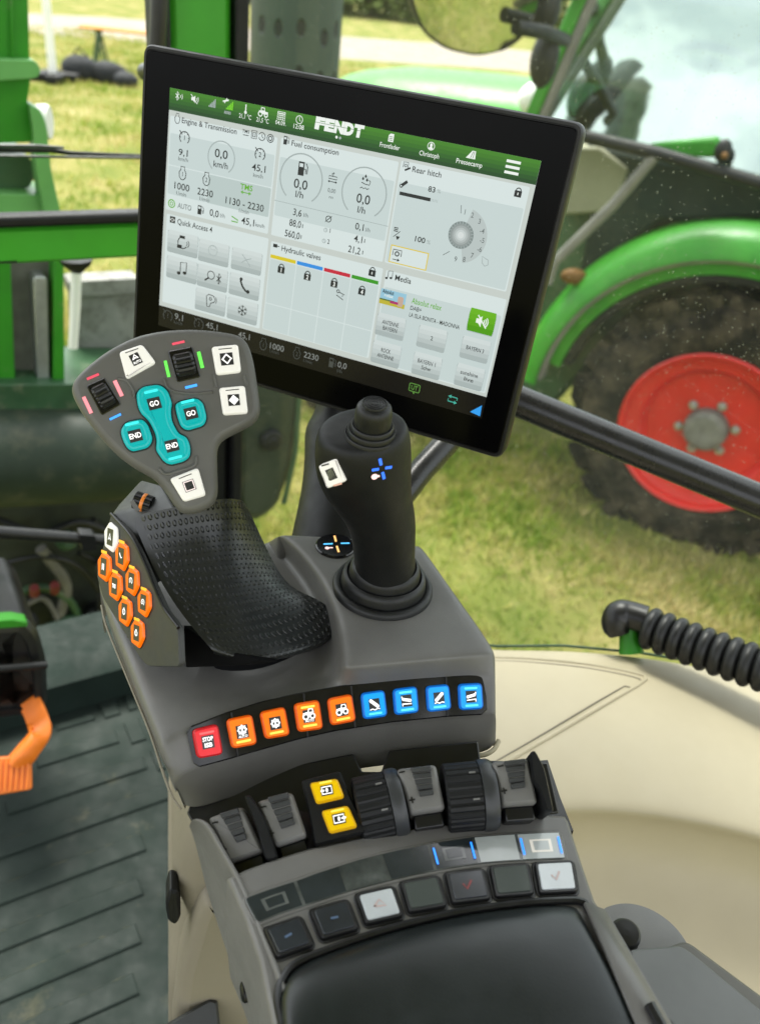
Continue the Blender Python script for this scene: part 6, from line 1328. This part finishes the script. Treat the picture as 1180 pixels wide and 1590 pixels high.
# pad
M_PAD = surf('dark_green_grey_vinyl', (.009, .0125, .0125), .36, .25, 14, .25, 700, .0002, spec=.45)
pe = [(432, 1545), (446, 1512), (470, 1494), (520, 1474), (600, 1447), (700, 1422), (800, 1407), (870, 1402), (903, 1404)]
rows = []
for off, zz in ((0, -.004), (3, .003), (10, .008), (24, .0105), (60, .012), (130, .011), (220, .008)):
    r = []
    for i, (x, y) in enumerate(pe):
        f = i/(len(pe)-1); e = min(i, len(pe)-1-i); z_ = ZA+zz-(.004 if e == 0 else 0)-(.0015 if e == 1 else 0)
        r.append(onz(x+off*(.10+.42*f), y+off*(1.0 if e else .96), z_))
    rows.append([r[0]-UP*.02]+r+[r[-1]-UP*.02])
mb = MB(); mb.grid(rows[::-1], M_PAD); mb.build('arm_pad', arm, subsurf=2)
mb = MB(); mb.tube(catmull([onz(x, y-3, ZA+.001) for x, y in [(452, 1640), (438, 1590)]+pe+[(918, 1425), (1010, 1590), (1040, 1650)]], 4), .0022, M_BLACK, 8); mb.build('pad_seam', arm)
mb = MB(); rr = [onz(x, y, z) for x, y, z in ((905, 1404, 2.336), (935, 1415, 2.330), (1075, 1660, 2.330), (1015, 1660, 2.336))]; mb.poly(rr, M_GREYA); rr2 = [onz(x, y, z) for x, y, z in ((937, 1416, 2.329), (1077, 1660, 2.329))]; mb.poly([rr2[0], rr2[1], rr2[1]-UP*.06, rr2[0]-UP*.06][::-1], M_GREYA); mb.build('side_rail', arm, solid=.002)
mb = MB(); mb.tube([onz(1008, 1560, 2.338), onz(1030, 1600, 2.338)], .003, M_BLACK, 8); mb.build('side_slot', arm)

# levers, rollers and yellow keys (they face the driver)
lc = at(600, 1245, .487); ln_ = nrm(nrm(EYE-lc)+.35*UP); LVF = Frame(lc, ln_, az(20))
def lvf(px, py, dh=0): return Frame(LVF.P(*LVF.loc(px, py), dh), LVF.n, LVF.u)
M_LEVG = surf('finger_lever_grey', (.155, .152, .142), .5, .08, 25, .5, 2200, .00012)
def finger(quad, padq, minus, plus):
    t = MB(); q = roundpoly(LVF.locs(C3(*quad)), .0028, 4)
    t.levels(LVF, q, [(.002, -.030), (0, -.024), (0, -.002), (.0008, .0004), (.002, .0012)], M_LEVG); o = t.build('finger_lever', arm, angle=50)
    c4 = [LVF.loc(*p) for p in C3(*padq)]; tl_, tr_, br_, bl_ = c4; mb = MB()
    n = 5
    for i in range(n):
        a0, a1_ = i/n, (i+1)/n-.03; A_1, B_1 = tl_+(bl_-tl_)*a0, tr_+(br_-tr_)*a0; A_2, B_2 = tl_+(bl_-tl_)*a1_, tr_+(br_-tr_)*a1_
        hh = .0028-.0026*sin(pi*(i+.5)/n)
        mb.levels(LVF, [A_1, B_1, B_2, A_2], [(0, 0), (0, .0012+hh), (.0005, .0017+hh)], M_DARK)
    mb.build('grip_pad', o, bevel=.0003)
    mb = MB(); m_ = LVF.loc(*C3(minus)[0]); p_ = LVF.loc(*C3(plus)[0])
    mb.stroke(LVF, [m_-np.array([.0018, 0]), m_+np.array([.0018, 0])], .0009, .0016, M_BLACK); mb.stroke(LVF, [p_-np.array([.0018, 0]), p_+np.array([.0018, 0])], .0009, .0016, M_BLACK); mb.stroke(LVF, [p_-np.array([0, .0018]), p_+np.array([0, .0018])], .0009, .00165, M_BLACK)
    mb.build('lever_mark', o, smooth=False)
    mb = MB(); e0, e1 = [LVF.loc(*p) for p in C3(quad[3], quad[2])]; cc_ = (e0+e1)/2; d_ = nrm(e1-e0); nrm2 = np.array([d_[1], -d_[0]])
    w_ = np.linalg.norm(e1-e0)*.42; mb.prism(LVF, [cc_-d_*w_, cc_-d_*w_+nrm2*.008, cc_+d_*w_+nrm2*.008, cc_+d_*w_], -.022, -.006, M_BLACK); mb.build('lever_stem', o, bevel=.001)
finger(((84, 216), (192, 180), (256, 318), (150, 356)), ((122, 206), (178, 188), (206, 285), (176, 296)), (108, 232), (134, 314))
finger(((232, 166), (342, 136), (388, 272), (290, 306)), ((268, 156), (330, 140), (352, 240), (312, 254)), (255, 184), (279, 265))
finger(((660, 66), (780, 52), (810, 190), (704, 206)), ((702, 66), (764, 60), (772, 150), (732, 156)), (676, 78), (707, 163))
finger(((948, 44), (1062, 34), (1092, 172), (984, 180)), ((986, 46), (1050, 38), (1050, 128), (1010, 134)), (976, 60), (987, 135))
def fin(px):
    q = [LVF.loc(*p) for p in C3(*px)]; mb = MB(); mb.levels(LVF, roundpoly(q, .003, 4), [(.001, -.035), (0, -.03), (0, .004), (.001, .006)], M_BLACKM); mb.build('divider_fin', arm, angle=60)
fin(((198, 152), (218, 150), (262, 225), (302, 345), (262, 352), (240, 262)))
fin(((1062, 22), (1078, 14), (1108, 70), (1136, 202), (1112, 202), (1090, 130), (1072, 110)))
q = roundpoly(LVF.locs(C3((368, 100), (488, 70), (520, 150), (572, 258), (410, 302), (392, 200))), .002, 3); mb = MB(); mb.levels(LVF, q, [(0, -.035), (0, -.003), (.001, 0)], M_BLACKM); yh = mb.build('key_block', arm, angle=50)
def i_sig(k):
    def f(i): i.st(rect(0, 0, .8, .55), .09, True, M_ICON); i.st([(-.5, 0), (-.2, 0)] if k == 0 else [(.2, 0), (.55, 0)], .14); i.tx('0', 0, 0, .3, None, .04)
    return f
for k, qd in enumerate((((395, 112), (480, 98), (502, 156), (416, 176)), ((430, 197), (512, 180), (542, 246), (456, 266)))):
    px = C3(*qd); F = lvf(*(np.mean(px, 0)), .0003+.0004)
    key(arm, F, px, .0022, .0034, K_YEL, (1.0, .82), i_sig(k), G_YEL, bars=(1, 0))
def roller(a0, a1_, top, bot, rs_, smooth_w):
    """ribbed wheel on the lever axis; a0..a1 across, top..bot its visible height"""
    p0, p1 = LVF.loc(*C3((a0, top))[0]), LVF.loc(*C3((a1_, bot))[0]); d_ = nrm(p1-p0); wid = np.linalg.norm(p1-p0)
    R = rs_; ax = LVF.u*d_[0]+LVF.v*d_[1]; WF = Frame(LVF.P(*p0, -R*.80), ax, LVF.n); mb = MB(); rings = []; N = 112
    for h in (0, .0012, .002, wid*.68, wid*.695):
        e = .92 if h in (0,) else 1.0; rings.append([WF.P(R*e*(1 if (k % 4) < 3 else .968)*cos(2*pi*k/N), R*e*(1 if (k % 4) < 3 else .968)*sin(2*pi*k/N), h) for k in range(N)])
    mb.grid(rings, M_BLACKM, closed=True); mb.poly(rings[0][::-1], M_BLACKM); mb.poly(rings[-1], M_BLACKM); o = mb.build('roller', arm, angle=28)
    mb = MB(); mb.lathe(WF, [(R*.9, wid*.70), (R*1.02, wid*.715), (R*1.04, wid*.78), (R*1.04, wid*.92), (R*.98, wid*1.0), (R*.5, wid*1.0)], surf('satin_roller_cap', (.03, .032, .034), .4, .15) if 'satin_roller_cap' not in MATS else MATS['satin_roller_cap'], 56); mb.build('roller_cap', o, angle=50)
    mb = MB()
    for t in (.25, -.55):
        s_, c_ = sin(t), cos(t); mf_ = Frame(WF.P(R*1.006*c_, R*1.006*s_, wid*.55), WF.u*c_+WF.v*s_, ax); mb.box(mf_, (0, 0, 0), (.0038, .0010, .0006), M_LEVG)
    mb.build('roller_mark', o)
roller(538, 682, 186, 152, .0195, 0)
roller(812, 968, 143, 128, .0200, 0)
mb = MB(); q = LVF
q = Frame(at(600, 1225, .535), ln_, az(20)); mb.prism(q, q.locs([(290, 1262), (300, 1240), (420, 1196), (548, 1170), (562, 1198), (592, 1198), (604, 1165), (742, 1150), (746, 1180), (850, 1184), (868, 1262), (600, 1300), (345, 1362)]), -.004, 0, M_BLACK); mb.build('lever_bracket', arm, bevel=.001)

# ------------------------------------------------------------------ seat base, grey box at the right
sb = thing('seat_base', 'beige moulded seat base standing on the floor under the armrest', 'seat base', onz(300, 1590, 1.46))
q = Frame(at(300, 1450, .66), nrm((EYE-at(300, 1450, .66))*np.array([1, 1, .12])), pxdir=((280, 1450), (320, 1450)))
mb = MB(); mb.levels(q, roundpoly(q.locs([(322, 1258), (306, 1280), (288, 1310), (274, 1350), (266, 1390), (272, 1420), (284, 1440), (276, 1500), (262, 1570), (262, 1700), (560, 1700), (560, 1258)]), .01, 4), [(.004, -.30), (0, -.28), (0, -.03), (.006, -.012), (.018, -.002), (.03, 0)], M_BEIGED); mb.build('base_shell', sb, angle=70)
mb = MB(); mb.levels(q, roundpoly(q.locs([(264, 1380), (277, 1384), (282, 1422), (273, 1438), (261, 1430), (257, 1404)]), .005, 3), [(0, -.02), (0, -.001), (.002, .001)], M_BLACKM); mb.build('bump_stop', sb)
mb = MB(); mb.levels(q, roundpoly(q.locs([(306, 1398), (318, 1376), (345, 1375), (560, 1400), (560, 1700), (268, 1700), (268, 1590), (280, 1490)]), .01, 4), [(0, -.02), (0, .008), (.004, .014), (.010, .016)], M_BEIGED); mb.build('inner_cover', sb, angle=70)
q2 = Frame(at(300, 1575, .70), nrm((EYE-at(300, 1575, .6))), pxdir=((262, 1592), (335, 1556))); mb = MB(); mb.levels(q2, q2.locs([(255, 1592), (325, 1552), (336, 1556), (346, 1640), (255, 1660)]), [(0, -.05), (0, .045), (.002, .048)], M_DARK); mb.build('foot_cover', sb)
bx = thing('storage_box', 'dark grey tray with a raised rim at the lower right beside the armrest', 'box', onz(1080, 1540, 2.1))
XF = Frame(onz(1060, 1480, 2.262), UP, az(20))
C9 = crop(700, 920, 480/1139)
top_o = XF.locs(C9((640, 1318), (795, 1300), (865, 1272), (1139, 1475), (1300, 1600), (1300, 1750), (1000, 1750), (720, 1500)))
mb = MB(); mb.levels(XF, roundpoly(top_o, .006, 4), [(0, -.09), (0, -.004), (.001, -.001), (.003, 0)], surf('box_rim_plastic', (.10, .096, .082), .5, .08, 25)); body = mb.build('box_body', bx, angle=50)
in_o = XF.locs(C9((650, 1322), (842, 1306), (880, 1330), (1139, 1545), (1300, 1690), (1300, 1800), (1000, 1800), (720, 1500)))
mb = MB(); mb.levels(XF, roundpoly(in_o, .004, 3), [(0, .0002), (0, .0012), (.0012, .002)], surf('box_lid_plastic', (.125, .13, .125), .42, .08, 25)); mb.build('lid', bx, angle=50)
kf = Frame(onz(*C9((700, 1325))[0], 2.250), UP, az(20)); mb = MB(); mb.lathe(kf, [(.034, -.03), (.034, -.003), (.0325, 0), (.028, .0008), (.004, .0008)], M_GREY, 56); mb.build('pivot_disc', bx)
kf = Frame(onz(*C9((640, 1262))[0], 2.258), nrm(UP+.5*nrm(EYE-kf.O)), az(20)); mb = MB(); mb.lathe(kf, [(.0095, -.02), (.0095, .002), (.008, .0035), (.002, .004)], M_BLACK, 28); mb.build('pivot_knob', bx)
